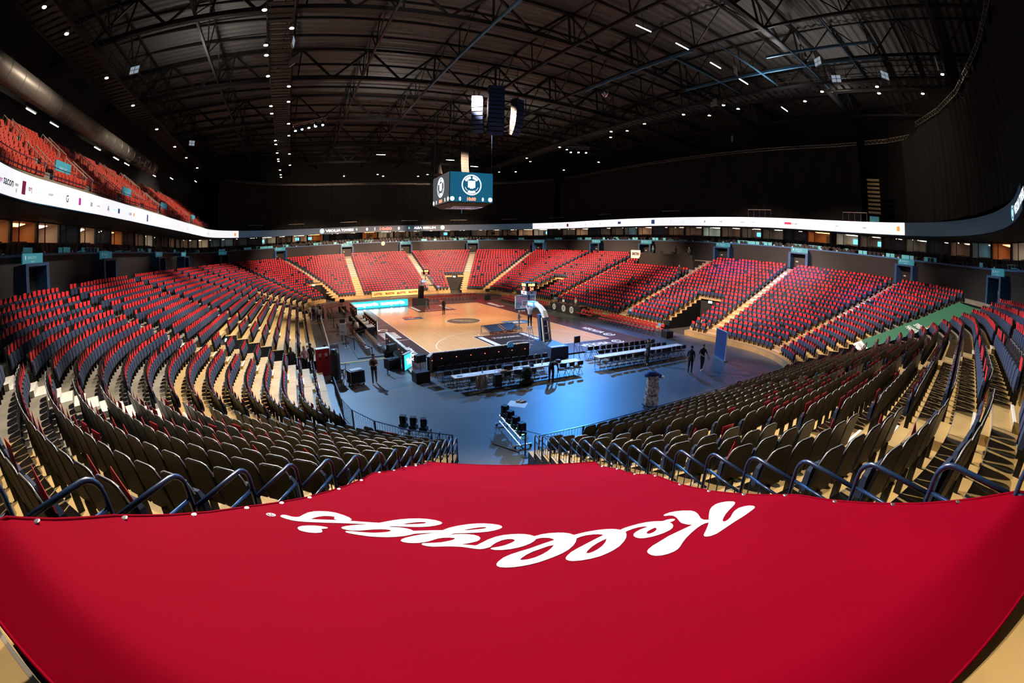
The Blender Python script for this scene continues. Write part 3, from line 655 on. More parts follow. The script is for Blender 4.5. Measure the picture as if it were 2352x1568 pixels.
for s, pc in ((-1, (.022, .021, .020)), (1, (.085, .022, .022))):
    cyb = s*(HY-1.575); mb = MB()
    arc(mb, 0, cyb, 6.75, *((11.9, 168.1) if s < 0 else (-168.1, -11.9)))
    for x in (-6.6, 6.6): rect(mb, x-.025, min(s*HY, cyb-s*1.415), x+.025, max(s*HY, cyb-s*1.415))
    arc(mb, 0, s*(HY-5.8), 1.8, *((0, 180) if s < 0 else (180, 360)))
    mb.build('three_point_line', lw, court)
    mb = MB(); rect(mb, -2.45, min(s*HY, s*(HY-5.8)), 2.45, max(s*HY, s*(HY-5.8)), zl-.001); mb.build('key_area', mat('key_paint%d' % (s > 0), pc, .3), court)
    mb = MB(); y0, y1 = sorted((s*HY, s*(HY-5.8)))
    for x in (-2.45, 2.45): rect(mb, x-.025, y0, x+.025, y1)
    rect(mb, -2.45, s*(HY-5.8)-.025, 2.45, s*(HY-5.8)+.025); arc(mb, 0, cyb, 1.25, *((0, 180) if s < 0 else (180, 360))); mb.build('key_line', lw, court)
    mb = MB(); rect(mb, -2.2, y0+1.2, -1.75, y1-.4, zl+.001); rect(mb, 1.75, y0+1.2, 2.2, y1-.4, zl+.001); mb.build('key_sponsor_strip', mat('pale_grey_paint', (.55, .56, .55), .4), court)
    mb = MB(); text_on(mb, 'TOWERS', (0, s*(HY-4.4), zl+.002), (1, 0, 0), (0, 1, 0), w=2.6, bold=.03); mb.build('key_lettering', mat('grey_court_print', (.45, .43, .40), .4), court)
# apron lettering
mb = MB(); wl = mat('white_apron_print', (.78, .79, .80), .4)
def swirl(mb, c, r=.55, z=ZC+.006):
    for k, (q, w_) in enumerate(((r, .14), (r*.55, .10))): arc(mb, c[0], c[1], q, 20+30*k, 340+30*k, w_, 32, z)
za = ZC+.006
for cx, cyy, s_ in ((-8.72, -11.2, 1), (8.72, -10.2, 1), (8.7, 11.3, 1)):
    text_on(mb, 'VEOLIA', (cx, cyy+.4*0, za), (0, -1, 0) if cx > 0 else (0, -1, 0), (1, 0, 0) if cx > 0 else (1, 0, 0), w=3.1, h=.75, bold=.03)
    swirl(mb, (cx, cyy-2.35))
text_on(mb, 'VEOLIA', (5.0, -15.2, za), (-1, 0, 0), (0, -1, 0), w=3.0, h=.75, bold=.03); swirl(mb, (7.4, -15.2))
for k in range(5): rect(mb, -9.5, -3.3-k*.62, -8.0, -2.95-k*.62, za)
arc(mb, -8.8, -1.6, .5, 0, 330, .14, 24, za); arc(mb, -8.8, 4.2, .5, 0, 330, .14, 24, za)
rect(mb, -10, -6.85, -7.5, -6.78, za); rect(mb, -10, 1.2, -7.5, 1.25, za)
mb.build('apron_lettering', wl, court)
# league and club marks printed inside the court
mb = MB(); rect(mb, -5.35, 3.4, -3.25, 4.9, zl); mb.build('floor_logo', mat('navy_print', (.02, .07, .17), .35), court)
mb = MB(); arc(mb, -4.6, 4.95, .75, 0, 360, .75, 32, zl+.002); mb.build('floor_ball_print', mat('orange_print', (.45, .10, .05), .4), court)
mb = MB(); text_on(mb, 'easyCredit', (-4.2, 3.9, zl+.002), (1, 0, 0), (0, 1, 0), w=1.4); text_on(mb, 'BBL', (-4.3, 4.35, zl+.003), (1, 0, 0), (0, 1, 0), h=.35); mb.build('floor_logo_lettering', lw, court)
mb = MB(); rect(mb, 3.15, -4.3, 5.9, -2.3, zl); mb.build('floor_logo', mat('bright_blue_print', (.02, .18, .52), .35), court)
mb = MB(); text_on(mb, 'BBL', (4.5, -3.3, zl+.002), (1, 0, 0), (0, 1, 0), h=.8, bold=.05); mb.build('floor_logo_lettering', lw, court)
# white edge strips of the raised floor
# ------------------------------------------------------------------ baskets
glass = mat('clear_glass', (.75, .85, .95), .05, alpha=.22)
def hoop(name, label, y, s, colr, stan):
    t = thing(name, label, 'basketball hoop', (0, y, 0), 0 if s > 0 else PI)      # local -y is towards the court
    pad = mat('navy_padding', (.012, .040, .105), .55); ivory = mat('ivory_steel', (.62, .56, .46), .5)
    dk = pad if stan == 'open' else black
    MB().add([(-.75, .1, 0), (.75, .1, 0), (.75, 2.9, 0), (-.75, 2.9, 0), (-.55, .45, 1.0), (.55, .45, 1.0), (.7, 2.9, .85), (-.7, 2.9, .85)], [(3, 2, 1, 0), (4, 5, 6, 7), (0, 1, 5, 4), (1, 2, 6, 5), (2, 3, 7, 6), (3, 0, 4, 7)]).build('base_pad', dk, t)
    MB().box((0, 2.0, .62), (1.1, 1.5, .5)).build('counterweight', ivory if stan == 'open' else black, t)
    MB().add([(-.34, .75, .9), (.34, .75, .9), (.34, 1.05, .9), (-.34, 1.05, .9), (-.28, .25, 2.75), (.28, .25, 2.75), (.28, .6, 2.75), (-.28, .6, 2.75)], [(3, 2, 1, 0), (4, 5, 6, 7), (0, 1, 5, 4), (1, 2, 6, 5), (2, 3, 7, 6), (3, 0, 4, 7)]).build('post_pad', dk, t)
    mb = MB()
    for x in (-.26, .26): mb.bar((x, 1.35, .75), (x, .95, 2.6), .11, .14); 
    for z in (1.0, 1.5, 2.0, 2.45): mb.bar((-.26, 1.35-(z-.75)*.216, z), (.26, 1.35-(z-.75)*.216, z), .07)
    mb.build('mast', ivory if stan == 'open' else black, t)
    wa = mat('white_arm_pad', (.66, .70, .76), .5) if stan == 'open' else black
    MB().tube([(0, 1.0, 2.55), (0, .75, 2.95), (0, .30, 3.25), (0, -.35, 3.42)], [.24, .22, .19, .17], 8).build('arm', wa, t)
    MB().box((0, -.75, 3.40), (.46, .8, .34)).build('arm_sign', mat('pale_blue_sign', (.10, .38, .75), .4, emit=.6, ecol=(.1, .42, .85)), t)
    mb = MB(); mb.add([(-.2, -1.151, 3.3), (.2, -1.151, 3.3), (.2, -1.151, 3.5), (-.2, -1.151, 3.5)], [(0, 1, 2, 3)]); mb.box((-.232, -.75, 3.40), (.004, .6, .14)); mb.box((.232, -.75, 3.40), (.004, .6, .14)); mb.build('arm_sign_print', mat('white_lit_print', (.9, .9, .9), .5, emit=.7), t)
    yb = -1.85                                                                    # face of the board
    bb = MB().box((0, yb, 3.425), (1.8, .03, 1.05)).build('backboard', glass, t)
    mb = MB(); fr = .05
    for z in (2.925, 3.925): mb.box((0, yb, z), (1.8, .06, fr))
    for x in (-.875, .875): mb.box((x, yb, 3.425), (fr, .06, 1.05))
    mb.build('board_frame', mat('white_board_edge', (.66, .72, .82), .4), bb)
    mb = MB()
    for z in (3.07, 3.50): mb.box((0, yb-.02, z), (.59, .012, .04))
    for x in (-.275, .275): mb.box((x, yb-.02, 3.285), (.04, .012, .45))
    mb.build('target_square', white, bb)
    MB().tube([(.93*math.cos(a), yb+.0, 2.87+.0*math.sin(a)) for a in (0, PI)], .06, 8).build('edge_padding', pad, bb)
    rim = MB().tube([(.225*math.cos(a), yb-.375+.225*math.sin(a), 3.05) for a in [k*PI/12 for k in range(24)]], .010, 6, True).box((0, yb-.08, 3.05), (.12, .16, .06)).build('rim', mat('orange_rim', (.85, .10, .03), .4), t)
    mb = MB()
    for k in range(12):
        a = k*PI/6
        for q in (1, -1):
            mb.tube([(.225*math.cos(a), yb-.375+.225*math.sin(a), 3.04), (.17*math.cos(a+q*.26), yb-.375+.17*math.sin(a+q*.26), 2.86), (.125*math.cos(a+q*.52), yb-.375+.125*math.sin(a+q*.52), 2.62)], .006, 4)
    mb.build('net', white, rim)
    # shot clock
    ck = MB().box((0, yb+.45, 4.62), (.85, .85, .62)).build('shot_clock', black, t)
    MB().box((0, yb+.45, 4.18), (.84, .84, .26)).build('clock_sign', mat('white_clock_sign', (.72, .74, .76), .5), ck)
    MB().bar((0, yb+.45, 3.6), (0, yb+.45, 4.1), .10).build('clock_post', black, ck)
    am = mat('amber_digits', (.95, .70, .12), .5, emit=5, ecol=(1, .62, .12)); rm = mat('red_digits', (.95, .10, .06), .5, emit=5, ecol=(1, .10, .05))
    mb = MB(); mr = MB(); mk = MB()
    for nx, ny, ex in ((0, 1, (-1, 0, 0)), (0, -1, (1, 0, 0)), (1, 0, (0, 1, 0)), (-1, 0, (0, -1, 0))):
        c = Vector((nx*.432, yb+.45+ny*.432, 0))
        text_on(mb, '10:00', c+Vector((0, 0, 4.77)), ex, (0, 0, 1), h=.20, bold=.02); text_on(mr, '24', c+Vector((0, 0, 4.48)), ex, (0, 0, 1), h=.24, bold=.03)
        mk.add([c+Vector((ex[0]*a, ex[1]*a, 4.18+b)) for a, b in ((-.12, 0), (0, -.07), (.12, 0), (0, .07))], [(0, 1, 2, 3)])
    mb.build('game_time', am, ck); mr.build('shot_time', rm, ck); mk.build('red_emblem', mat('red_print', (.6, .02, .02), .5), ck)
    return t
hoop('basketball_hoop', 'near basketball hoop on navy padded stand with white arm', -14.65, -1, 0, 'open')
hoop('basketball_hoop', 'far basketball hoop with black padded stand at the far baseline', 14.65, 1, 0, 'closed')
# ------------------------------------------------------------------ wall behind the last row, portals
def uscale(u, o):
    u = u % UT
    for r in ('RS', 'RN', 'LN', 'LS'):
        a, b = REG[r]
        if a <= u < b: return (R0+o)/(CL/(PI/2))
    return 1.
def ring_pt(u, o, z):
    x, y, nx, ny = pt([u], o); return Vector((float(x[0]), float(y[0]), z)), Vector((float(nx[0]), float(ny[0]), 0))
VIS = ('RS', 'right', 'RN', 'far', 'LN', 'left', 'LS')
def vis_range(reg):
    a, b = REG[reg]
    if reg == 'LS': b = U('LS', 52)
    if reg == 'RS': a = 16
    return a, b-1e-4
conc_d = mat('suite_soffit', (.035, .033, .032), .7); rimm = mat('blue_trim', (.05, .16, .40), .4)  # rimm is a plain blue for the balcony rail
for k, reg in enumerate(VIS):
    a, b = vis_range(reg); m = MB(); m.add(*strip(17.8, 6.6, 17.8, 9.5, a, b)); m.add(*strip(17.8, 9.5, 18.05, 9.5, a, b)); m.add(*strip(18.05, 9.5, 18.05, 9.05, a, b))
    m.add(*strip(18.05, 9.05, 19.0, 9.05, a, b)); m.add(*strip(19.0, 9.05, 19.0, 9.5, a, b)); m.add(*strip(19.0, 9.5, 20.0, 9.5, a, b)); m.add(*strip(20.0, 9.5, 20.0, 10.42, a, b)); m.add(*strip(20, 11.78, 20, 12.0, a, b))
    wl_ = struct(m.build('wall_'+{'RS': 'near_right', 'right': 'right', 'RN': 'far_right', 'far': 'far', 'LN': 'far_left', 'left': 'left', 'LS': 'near_left'}[reg], darkwall))
    m = MB(); m.add(*strip(17.78, 9.40, 17.78, 9.53, a, b)); m.add(*strip(17.78, 9.53, 18.06, 9.53, a, b)); struct(m.build('trim_%d' % (k+1), rimm))
    m = MB(); m.add(*strip(15.5, 11.50, 20.05, 11.80, a, b)); struct(m.build('ceiling_soffit_%d' % (k+1), conc_d))
sign_m = mat('teal_sign', (.035, .24, .34), .5, emit=.10, ecol=(.05, .42, .60)); pbl = mat('blue_portal_paint', (.018, .065, .17), .5)
dkd = mat('opening_shade', (.006, .007, .009), .6)
SIGNU = [192.6, 181.3, 166.6, 155.5, 142.3, 133.2, 123.7, 111.4, 101.6, 92.5, 81.9, 69.4, 54.7, 43.0, 32.5, 23.0]
def portal(u, n):
    c, nn = ring_pt(u, 17.8, 6.92); rz = math.atan2(nn.y, nn.x)-PI/2
    t = thing('portal', 'x', 'doorway', c, rz)          # local +y looks into the hall, x along the wall
    for x in (-1.2, 1.2): MB().box((x, .55, .92), (.32, 1.1, 1.84)).build('side_panel', pbl, t)
    MB().box((0, .55, 1.92), (2.72, 1.1, .16)).build('lintel', pbl, t)
    MB().box((0, .05, .92), (2.1, .04, 1.84)).build('dark_opening', dkd, t)  # near-black sheet paints the shade of the open doorway
    s = MB().box((0, .62, 2.28), (2.35, .10, .54)).build('sign', sign_m, t)
    mb = MB(); text_on(mb, 'BARCLAYS', (.1, .675, 2.34), (-1, 0, 0), (0, 0, 1), h=.14); mb.box((.85, .675, 2.34), (.12, .004, .2)); text_on(mb, 'ARENA %d' % (n+4), (0, .675, 2.13), (-1, 0, 0), (0, 0, 1), h=.09)
    mb.build('sign_lettering', mat('pale_sign_print', (.35, .62, .72), .5, emit=.12), s)
    MB().box((.55, .10, .95), (.34, .02, .12)).build('notice', mat('pale_notice', (.4, .45, .42), .6), t)
    return t
for n, u in enumerate(SIGNU):
    t = portal(u, n); t['label'] = 'blue doorway with teal sign above the top row, %s from the left' % ordinal(n+1); t['group'] = 'doorways around the bowl'
# ------------------------------------------------------------------ suites: glazed bays with lit rooms
wframe = mat('window_frame_dark', (.010, .010, .012), .5); pane_m = mat('suite_glass', (.8, .85, .9), .04, alpha=.10)
rooms = [mat('room_beige', (.50, .36, .26), .7), mat('room_pale', (.60, .56, .50), .7), mat('room_dark', (.05, .045, .042), .7), mat('room_wood', (.42, .20, .07), .6), mat('room_tan', (.36, .25, .17), .7)]
tvm = mat('tv_screen', (.1, .5, .7), .4, emit=1.6, ecol=(.12, .62, .90)); dl = mat('downlight_glow', (1, .85, .6), .5, emit=9, ecol=(1, .80, .52))
lamp_m = mat('room_ceiling_panel', (1, .85, .65), .5, emit=4, ecol=(1, .80, .58)); lamp_o = mat('room_ceiling_amber', (1, .6, .2), .5, emit=3.5, ecol=(1, .55, .16)); lamp_g = mat('room_ceiling_cool', (.8, 1, .95), .5, emit=4, ecol=(.75, 1, .92))
rs = random.Random(11); wn = 0
def bay(u, wd):
    global wn
    wn += 1; c, nn = ring_pt(u, 20.0, 10.42); rz = math.atan2(nn.y, nn.x)-PI/2; h = 1.36
    w0 = bpy.data.objects.new('window_%d' % wn, MB().box((-wd/2+.16, 0, h/2), (.30, .22, h)).box((0, 0, .03), (wd-.3, .10, .06)).box((0, 0, h-.03), (wd-.3, .10, .06)).mesh('window', wframe))
    COL.objects.link(w0); w0.location = c; w0.rotation_euler = (0, 0, rz); w0['kind'] = 'structure'
    xm = wd*.5-.30-rs.choice((.62, .75))
    MB().box((xm, 0, h/2), (.07, .08, h)).build('mullion', wframe, w0)
    MB().box(((xm+.035+wd/2)/2, 0, h/2), (wd/2-xm-.06, .012, h-.1)).build('pane', pane_m, w0); MB().box(((xm-wd/2+.3)/2, 0, h/2), (xm+wd/2-.38, .012, h-.1)).build('pane', pane_m, w0)
    k = rs.choices(range(5), (4, 3, 5, 1, 4))[0]
    lf = u > 160
    if lf and 187 < u < 194.5: k = 3
    D = 2.6; m = MB()
    m.add([(-wd/2, -D, 0), (wd/2, -D, 0), (wd/2, -D, h), (-wd/2, -D, h)], [(0, 1, 2, 3)]); m.add([(wd/2-.02, -D, 0), (wd/2-.02, 0, 0), (wd/2-.02, 0, h), (wd/2-.02, -D, h)], [(0, 1, 2, 3)]); m.add([(-wd/2+.02, -D, 0), (-wd/2+.02, 0, 0), (-wd/2+.02, 0, h), (-wd/2+.02, -D, h)], [(3, 2, 1, 0)])
    m.add([(-wd/2, -D, h), (wd/2, -D, h), (wd/2, 0, h), (-wd/2, 0, h)], [(0, 1, 2, 3)]); m.add([(-wd/2, -D, 0), (wd/2, -D, 0), (wd/2, 0, 0), (-wd/2, 0, 0)], [(0, 1, 2, 3)])
    m.build('room_shell', rooms[k], w0)
    lm_ = lamp_o if k == 3 else (lamp_g if rs.random() < .08 else lamp_m); s = {0: .9, 1: .75, 2: .22, 3: 1.0, 4: .5}[k]*(1 if rs.random() < .75 else .3)
    MB().box((0, -1.3, h-.02), (wd*.6*s, .9*s, .02)).build('ceiling_light', lm_, w0)
    for q in range(rs.choice((0, 2, 3))): MB().lathe([(.05, 0), (.05, .03)], 8, (rs.uniform(-wd/2+.4, wd/2-.4), -.5-rs.random()*1.2, h-.06)).build('downlight', dl, w0)
    if rs.random() < .45: x = rs.uniform(-wd/2+.7, wd/2-.7); MB().box((x, -D+.06, .70), (.80, .05, .55)).build('television', tvm if rs.random() < .7 else black, w0)
    if rs.random() < .6: x = rs.uniform(-wd/2+.5, wd/2-.5); MB().box((x, -D+.03, .55), (.8, .03, 1.1)).build('room_door', rooms[2], w0)
    if rs.random() < .7: MB().box((rs.uniform(-.5, .5), -.5, .16), (wd*.5, .4, .05)).box((0, -.5, .07), (.08, .08, .14)).build('counter', black, w0)
u = U('RS', 8)
ue = U('LS', 60)
while u < ue:
    k = uscale(u+1.2, 20); wd = 3.45; bay(u+wd/2/k, wd); u += wd/k
# box seating in front of the glass: dark chair backs, tables and glass screens
bx = MB(); tbm = mat('blue_light_paint', (.16, .62, .74), .25, emit=.05, ecol=(.1, .6, .8)); rs2 = random.Random(5)  # tbm: blue light put into the colour and a faint glow
items = []
u = U('RS', 8)
while u < ue:
    k = uscale(u, 18.5); items.append(u); u += .62/k
for o_, z_ in ((18.45, 9.05), (19.4, 9.5)):
    L = []
    for u in items:
        if rs2.random() < .8:
            c, nn = ring_pt(u, o_, z_); L.append((c.x, c.y, c.z, math.atan2(nn.y, nn.x)-PI/2))
    b = MB(); b.box((0, 0, .62), (.46, .06, .5)); b.box((0, .2, .4), (.46, .4, .08)); b.box((0, .15, .2), (.1, .1, .4))
    tag(batch('box_seats', [black], b, L), 'row of dark padded box seats in front of the suite windows, %s row' % ('front' if o_ < 19 else 'rear'), 'seats', kind='stuff')
n = 0
for u in np.arange(U('RS', 8), ue, 2.1):
    for o_, z_, pr in ((18.25, 9.53, .5), (18.9, 9.6, .5)):
        if rs2.random() > pr: continue
        c, nn = ring_pt(float(u)+rs2.uniform(-.7, .7), o_, z_); n += 1
        t = thing('folding_screen' if rs2.random() < .6 else 'side_table', 'pale glass screen with painted-in blue light on the suite balcony, %s from the right' % ordinal(n), 'screen', c, math.atan2(nn.y, nn.x)-PI/2, 'screens with painted blue light along the balcony')
        if t.name.startswith('fold'):
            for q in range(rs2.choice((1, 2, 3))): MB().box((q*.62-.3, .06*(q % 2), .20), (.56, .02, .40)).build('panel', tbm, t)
        else:
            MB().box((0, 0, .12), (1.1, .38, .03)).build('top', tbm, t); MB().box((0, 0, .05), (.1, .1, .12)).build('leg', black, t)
n = 0
for u in np.arange(U('RS', 20), ue, 1.35):
    if rs2.random() < .45:
        c, nn = ring_pt(float(u), 17.86, 9.53); n += 1
        tag(MB().box((0, 0, .07), (.22, .02, .14)).build('seat_card', mat('pale_card', (.35, .55, .65), .6), None, None, c, math.atan2(nn.y, nn.x)-PI/2), 'small pale place card on the balcony rail, %s from the right' % ordinal(n), 'card', 'place cards on the balcony rail')
# ------------------------------------------------------------------ LED ribbon on the upper-deck front
def ribbon_seg(name, label, u0, u1, m, z0=11.53, z1=12.70):
    t = thing(name, label, 'screen', ring_pt((u0+u1)/2, 15.3, z0)[0]); L = t.location.copy()
    sub = lambda v: [Vector(q)-L for q in v]
    mb = MB(); v, f = strip(15.3, z0, 15.3, z1, u0, u1); mb.add(sub(v), f); fc = mb.build('screen_face', m, t)
    mb = MB()
    for a in ((15.3, z1, 15.55, z1), (15.55, z1, 15.55, z0), (15.55, z0, 15.3, z0)):
        v, f = strip(*a, u0, u1); mb.add(sub(v), f)
    mb.build('housing', black, t)
    v, f = strip(15.29, z0-.03, 15.29, z0+.02, u0, u1); MB().add(sub(v), f).build('lower_edge', mat('blue_edge', (.02, .10, .22), .4), t)
    t['_f'] = 1; del t['_f']
    return t
led_w = mat('led_white', (.9, .9, .9), .5, emit=.62, ecol=(.93, .96, 1)); led_b = mat('led_slate', (.03, .05, .07), .5, emit=.06, ecol=(.25, .45, .72)); led_d = mat('led_slate_dim', (.02, .04, .06), .5, emit=.03, ecol=(.22, .42, .70))
RB = {'L': ribbon_seg('led_ribbon', 'long white LED ribbon with sponsor logos on the left upper deck', 140.75, U('LS', 45), led_w),
      'F': ribbon_seg('led_ribbon', 'slate-blue LED ribbon showing team names and score, far end', 92.82, 140.7, led_b),
      'R': ribbon_seg('led_ribbon', 'white LED ribbon with small sponsor logos on the right upper deck', 31.66, 92.77, led_w),
      'N': ribbon_seg('led_ribbon', 'dim slate LED ribbon curving round at the far right edge', 14, 31.6, led_d)}
def rib_text(seg, s, u, z, h, m, name='lettering', w=None, bold=0., o=15.275):
    Vv, F, tw, th = text_data(s, 1, bold); k = h/th; kx = (w/tw) if w else k; sc_ = uscale(u, o); L = RB[seg].location
    mb = MB(); uu = [u-x*kx/sc_ for x, y in Vv]; X = pt(uu, o)
    mb.add([(float(X[0][i])-L.x, float(X[1][i])-L.y, z+Vv[i][1]*k-L.z) for i in range(len(Vv))], F)
    return mb.build(name, m, RB[seg])
def rib_rect(seg, u, z, w_, h, m, name='logo', o=15.28):
    L = RB[seg].location; sc_ = uscale(u, o); v, f = strip(o, z-h/2, o, z+h/2, u-w_/2/sc_, u+w_/2/sc_, .3); return MB().add([Vector(q)-L for q in v], f).build(name, m, RB[seg])
def rib_disc(seg, u, z, r, m, name='emblem', o=15.276, r2=0):
    L = RB[seg].location; sc_ = uscale(u, o); n = 24; A = [k*2*PI/n for k in range(n)]
    X = pt([u+r*math.cos(a)/sc_ for a in A], o); P = [(float(X[0][i])-L.x, float(X[1][i])-L.y, z+r*math.sin(A[i])-L.z) for i in range(n)]
    if not r2: return MB().add(P, [tuple(range(n))]).build(name, m, RB[seg])
    X = pt([u+r2*math.cos(a)/sc_ for a in A], o); Q = [(float(X[0][i])-L.x, float(X[1][i])-L.y, z+r2*math.sin(A[i])-L.z) for i in range(n)]
    return MB().add(P+Q, [(i, (i+1) % n, n+(i+1) % n, n+i) for i in range(n)]).build(name, m, RB[seg])
E_w = mat('led_text_white', (.9, .95, 1), .5, emit=1.1, ecol=(.88, .96, 1)); E_r = mat('led_text_red', (1, .1, .08), .5, emit=1.1, ecol=(1, .17, .13)); E_g = mat('led_text_green', (.3, .9, .5), .5, emit=.9, ecol=(.35, .9, .55)); E_c = mat('led_text_cyan', (.4, .85, .95), .5, emit=.9, ecol=(.45, .85, .97))
zc = 12.12
rib_text('F', 'VEOLIA TOWERS', 124.9, zc, .50, E_w, w=4.75, bold=.03); rib_text('F', '0', 121.9, zc+.03, .46, E_g, bold=.02); rib_text('F', '0', 119.8, zc, .60, E_w, bold=.03); rib_text('F', '1', 118.2, zc, .60, E_w, bold=.03)
rib_text('F', '10:00', 115.95, zc, .60, E_r, w=2.5, bold=.03); rib_text('F', '0', 113.25, zc, .60, E_w, bold=.03); rib_text('F', '0', 111.1, zc+.03, .46, E_g, bold=.02); rib_text('F', 'ALBA BERLIN', 108.4, zc+.05, .46, E_w, w=4.9, bold=.03)
rib_disc('F', 127.75, zc, .46, E_c, r2=.36); rib_disc('F', 127.75, zc, .24, E_w); rib_disc('F', 105.75, zc+.04, .42, E_c); rib_text('F', 'ALBA', 105.75, zc+.04, .22, led_b, w=.6, o=15.268)
rib_disc('N', 17.55, 12.02, .40, E_c, r2=.32); rib_disc('N', 17.55, 12.02, .2, E_c); rib_text('N', 'VEOLIA TOWERS', 14.9, 12.06, .5, E_w, w=4.4, bold=.03)
ink = {k: mat('led_ink_'+k, c, .5, emit=.9, ecol=c) for k, c in dict(blk=(.01, .02, .03), navy=(.01, .03, .10), mar=(.09, .005, .03), red=(.55, .01, .05), grn=(.30, .62, .35), cyan=(.10, .45, .55), pur=(.20, .02, .16), org=(.72, .22, .03), grey=(.35, .42, .48)).items()}
for s, u, h, k in (('burger', 197.6, .26, 'pur'), ('sacon', 196.9, .26, 'blk'), ('easy', 196.25, .16, 'blk'), ('nrj', 195.2, .34, 'mar'), ('SvK', 194.6, .32, 'grn'), ('LOTTO', 194.0, .16, 'cyan'), ('unser', 193.3, .13, 'blk'), ('Hafen', 193.2, .13, 'grey'), ('hello', 192.3, .14, 'cyan'), ('G', 191.25, .40, 'blk'), ('klickdata', 190.3, .12, 'grey'), ('B0', 187.7, .26, 'blk'), ('vonovia', 186.6, .12, 'pur'), ('A', 184.8, .36, 'blk'), ('BARLAG', 183.6, .13, 'cyan'), ('Jever', 181.2, .16, 'grey'), ('ALBIS', 180.2, .2, 'navy'), ('eins', 178.2, .14, 'grey'), ('HOLSTEN', 177.0, .16, 'grey'), ('i', 174.2, .3, 'blk'), ('hamburg', 171, .16, 'cyan'), ('energie', 168, .16, 'grn'), ('sport', 164.5, .16, 'blk'), ('haspa', 160, .18, 'blk'), ('audio', 156.5, .18, 'navy'), ('peter', 152, .2, 'red'), ('wall', 148, .2, 'blk')):
    rib_text('L', s, u, 12.08, h, ink[k], 'logo_lettering', bold=.02)
rib_text('L', 'v', 196.25, 11.85, .2, ink['blk'], 'logo_tick')
for u, w_, h, k in ((195.7, .42, .60, 'mar'), (189.5, .34, .42, 'pur'), (182.7, .36, .34, 'navy'), (179.3, .3, .24, 'org'), (175.7, .42, .60, 'navy'), (141.45, .5, .5, 'org')): rib_rect('L', u, 12.08, w_, h, ink[k])
for s, u, h, k in (('burger', 89.5, .18, 'red'), ('sacon', 88.2, .16, 'cyan'), ('nrj', 86.2, .2, 'blk'), ('h', 82.5, .5, 'navy'), ('x', 80.5, .3, 'red'), ('klick', 78.6, .2, 'navy'), ('Y', 75.6, .42, 'cyan'), ('unser', 74.6, .14, 'grey'), ('vonovia', 70.4, .22, 'org'), ('BARLAG', 68.3, .2, 'cyan'), ('T', 62.6, .4, 'cyan'), ('hello', 60.2, .2, 'cyan'), ('eins', 58.3, .14, 'grey'), ('A', 56.5, .34, 'navy'), ('jever', 55.2, .16, 'grey'), ('wall', 53.8, .22, 'navy'), ('Holsten', 52, .14, 'grey'), ('audio', 50.4, .22, 'mar'), ('haspa', 48.8, .2, 'navy'), ('sport', 46.6, .2, 'cyan'), ('i', 45.2, .26, 'red'), ('HOLM', 42.9, .2, 'mar'), ('N', 41.4, .22, 'grey'), ('peter', 38.2, .18, 'mar'), ('meine', 36.9, .16, 'cyan'), ('stadt', 35.6, .2, 'navy'), ('energie', 34.4, .18, 'cyan'), ('hamburg', 33.4, .2, 'cyan')):
    rib_text('R', s, u, 12.10, h, ink[k], 'logo_lettering', bold=.02)
for u, w_, h, k in ((86.9, .5, .55, 'mar'), (73.7, .75, .4, 'navy'), (66.2, .7, .62, 'navy'), (43.8, .95, .26, 'red'), (32.3, .45, .45, 'org')): rib_rect('R', u, 12.12, w_, h, ink[k])
# short rails standing on the ribbon edge
rl = mat('pale_rail', (.55, .52, .46), .4, .3)
for n, u in enumerate((137.4, 131.3, 123.5, 110.9, 103.5, 96.4, 89.1, 78, 63, 48.1, 36.7, 28.7)):
    c, nn = ring_pt(u, 15.75, 12.70); t = thing('guard_rail', 'short pale guard rail above the ribbon board, %s from the left' % ordinal(n+1), 'railing', c, math.atan2(nn.y, nn.x)-PI/2, 'guard rails above the ribbon board')
    MB().bar((-1.7, 0, 1.0), (1.7, 0, 1.0), .06, .05).build('top_rail', rl, t)
    for x in (-1.68, -.84, 0, .84, 1.68): MB().cyl((x, 0, 0), (x, 0, 1.0), .018, n=5).build('post', navym, t)
# wall clock
c, nn = ring_pt(116.05, 17.74, 9.18); t = thing('wall_clock', 'round pale wall clock under the far suite windows', 'clock', c, math.atan2(nn.y, nn.x)-PI/2)
MB().tube([(0, 0, 0), (0, .06, 0)], .40, 24).build('dial', mat('clock_face', (.60, .60, .50), .5), t); MB().bar((0, .07, 0), (.1, .07, .2), .03).build('hand', black, t); MB().bar((0, .07, 0), (.2, .07, .16), .02).build('hand', black, t)
# ------------------------------------------------------------------ upper deck on the left
def zup(o): return 12.70+.78*(o-15.6)
ud = MB(); ua, ub = 147.0, U('LS', 48)
for i in range(8):
    o0 = 15.6+.8*i; z = zup(o0+.3)
    ud.add(*strip(o0, z, o0+.8, z, ua, ub)); ud.add(*strip(o0, z-.62, o0, z, ua, ub))
ud.add(*strip(22.0, zup(21.5), 23.5, zup(21.5), ua-3, ub)); 
struct(ud.build('terrace_upper_left', concrete))
redp = mat('red_plastic', (.42, .045, .028), .45)
L = []
UA = [192.6, 186.9, 181.2, 175.4, 169.6, 163.0, 155.4]
for i in range(8):
    o = 15.6+.8*i+.55; z = zup(15.6+.8*i+.3); u = ua
    while u < ub:
        if min(abs(u-a) for a in UA)*uscale(u, o) > .62:
            c, nn = ring_pt(u, o, z); L.append((c.x, c.y, c.z, math.atan2(nn.y, nn.x)-PI/2))
        u += .52/uscale(u, o)
b = MB(); b.box((0, -.02, .62), (.44, .05, .36)); b.box((0, .06, .44), (.42, .10, .40)); b.box((0, .03, .2), (.05, .08, .4))
tag(batch('upper_deck_seats', [redp], b, L), 'rows of red tip-up seats on the left upper deck', 'seats', kind='stuff')
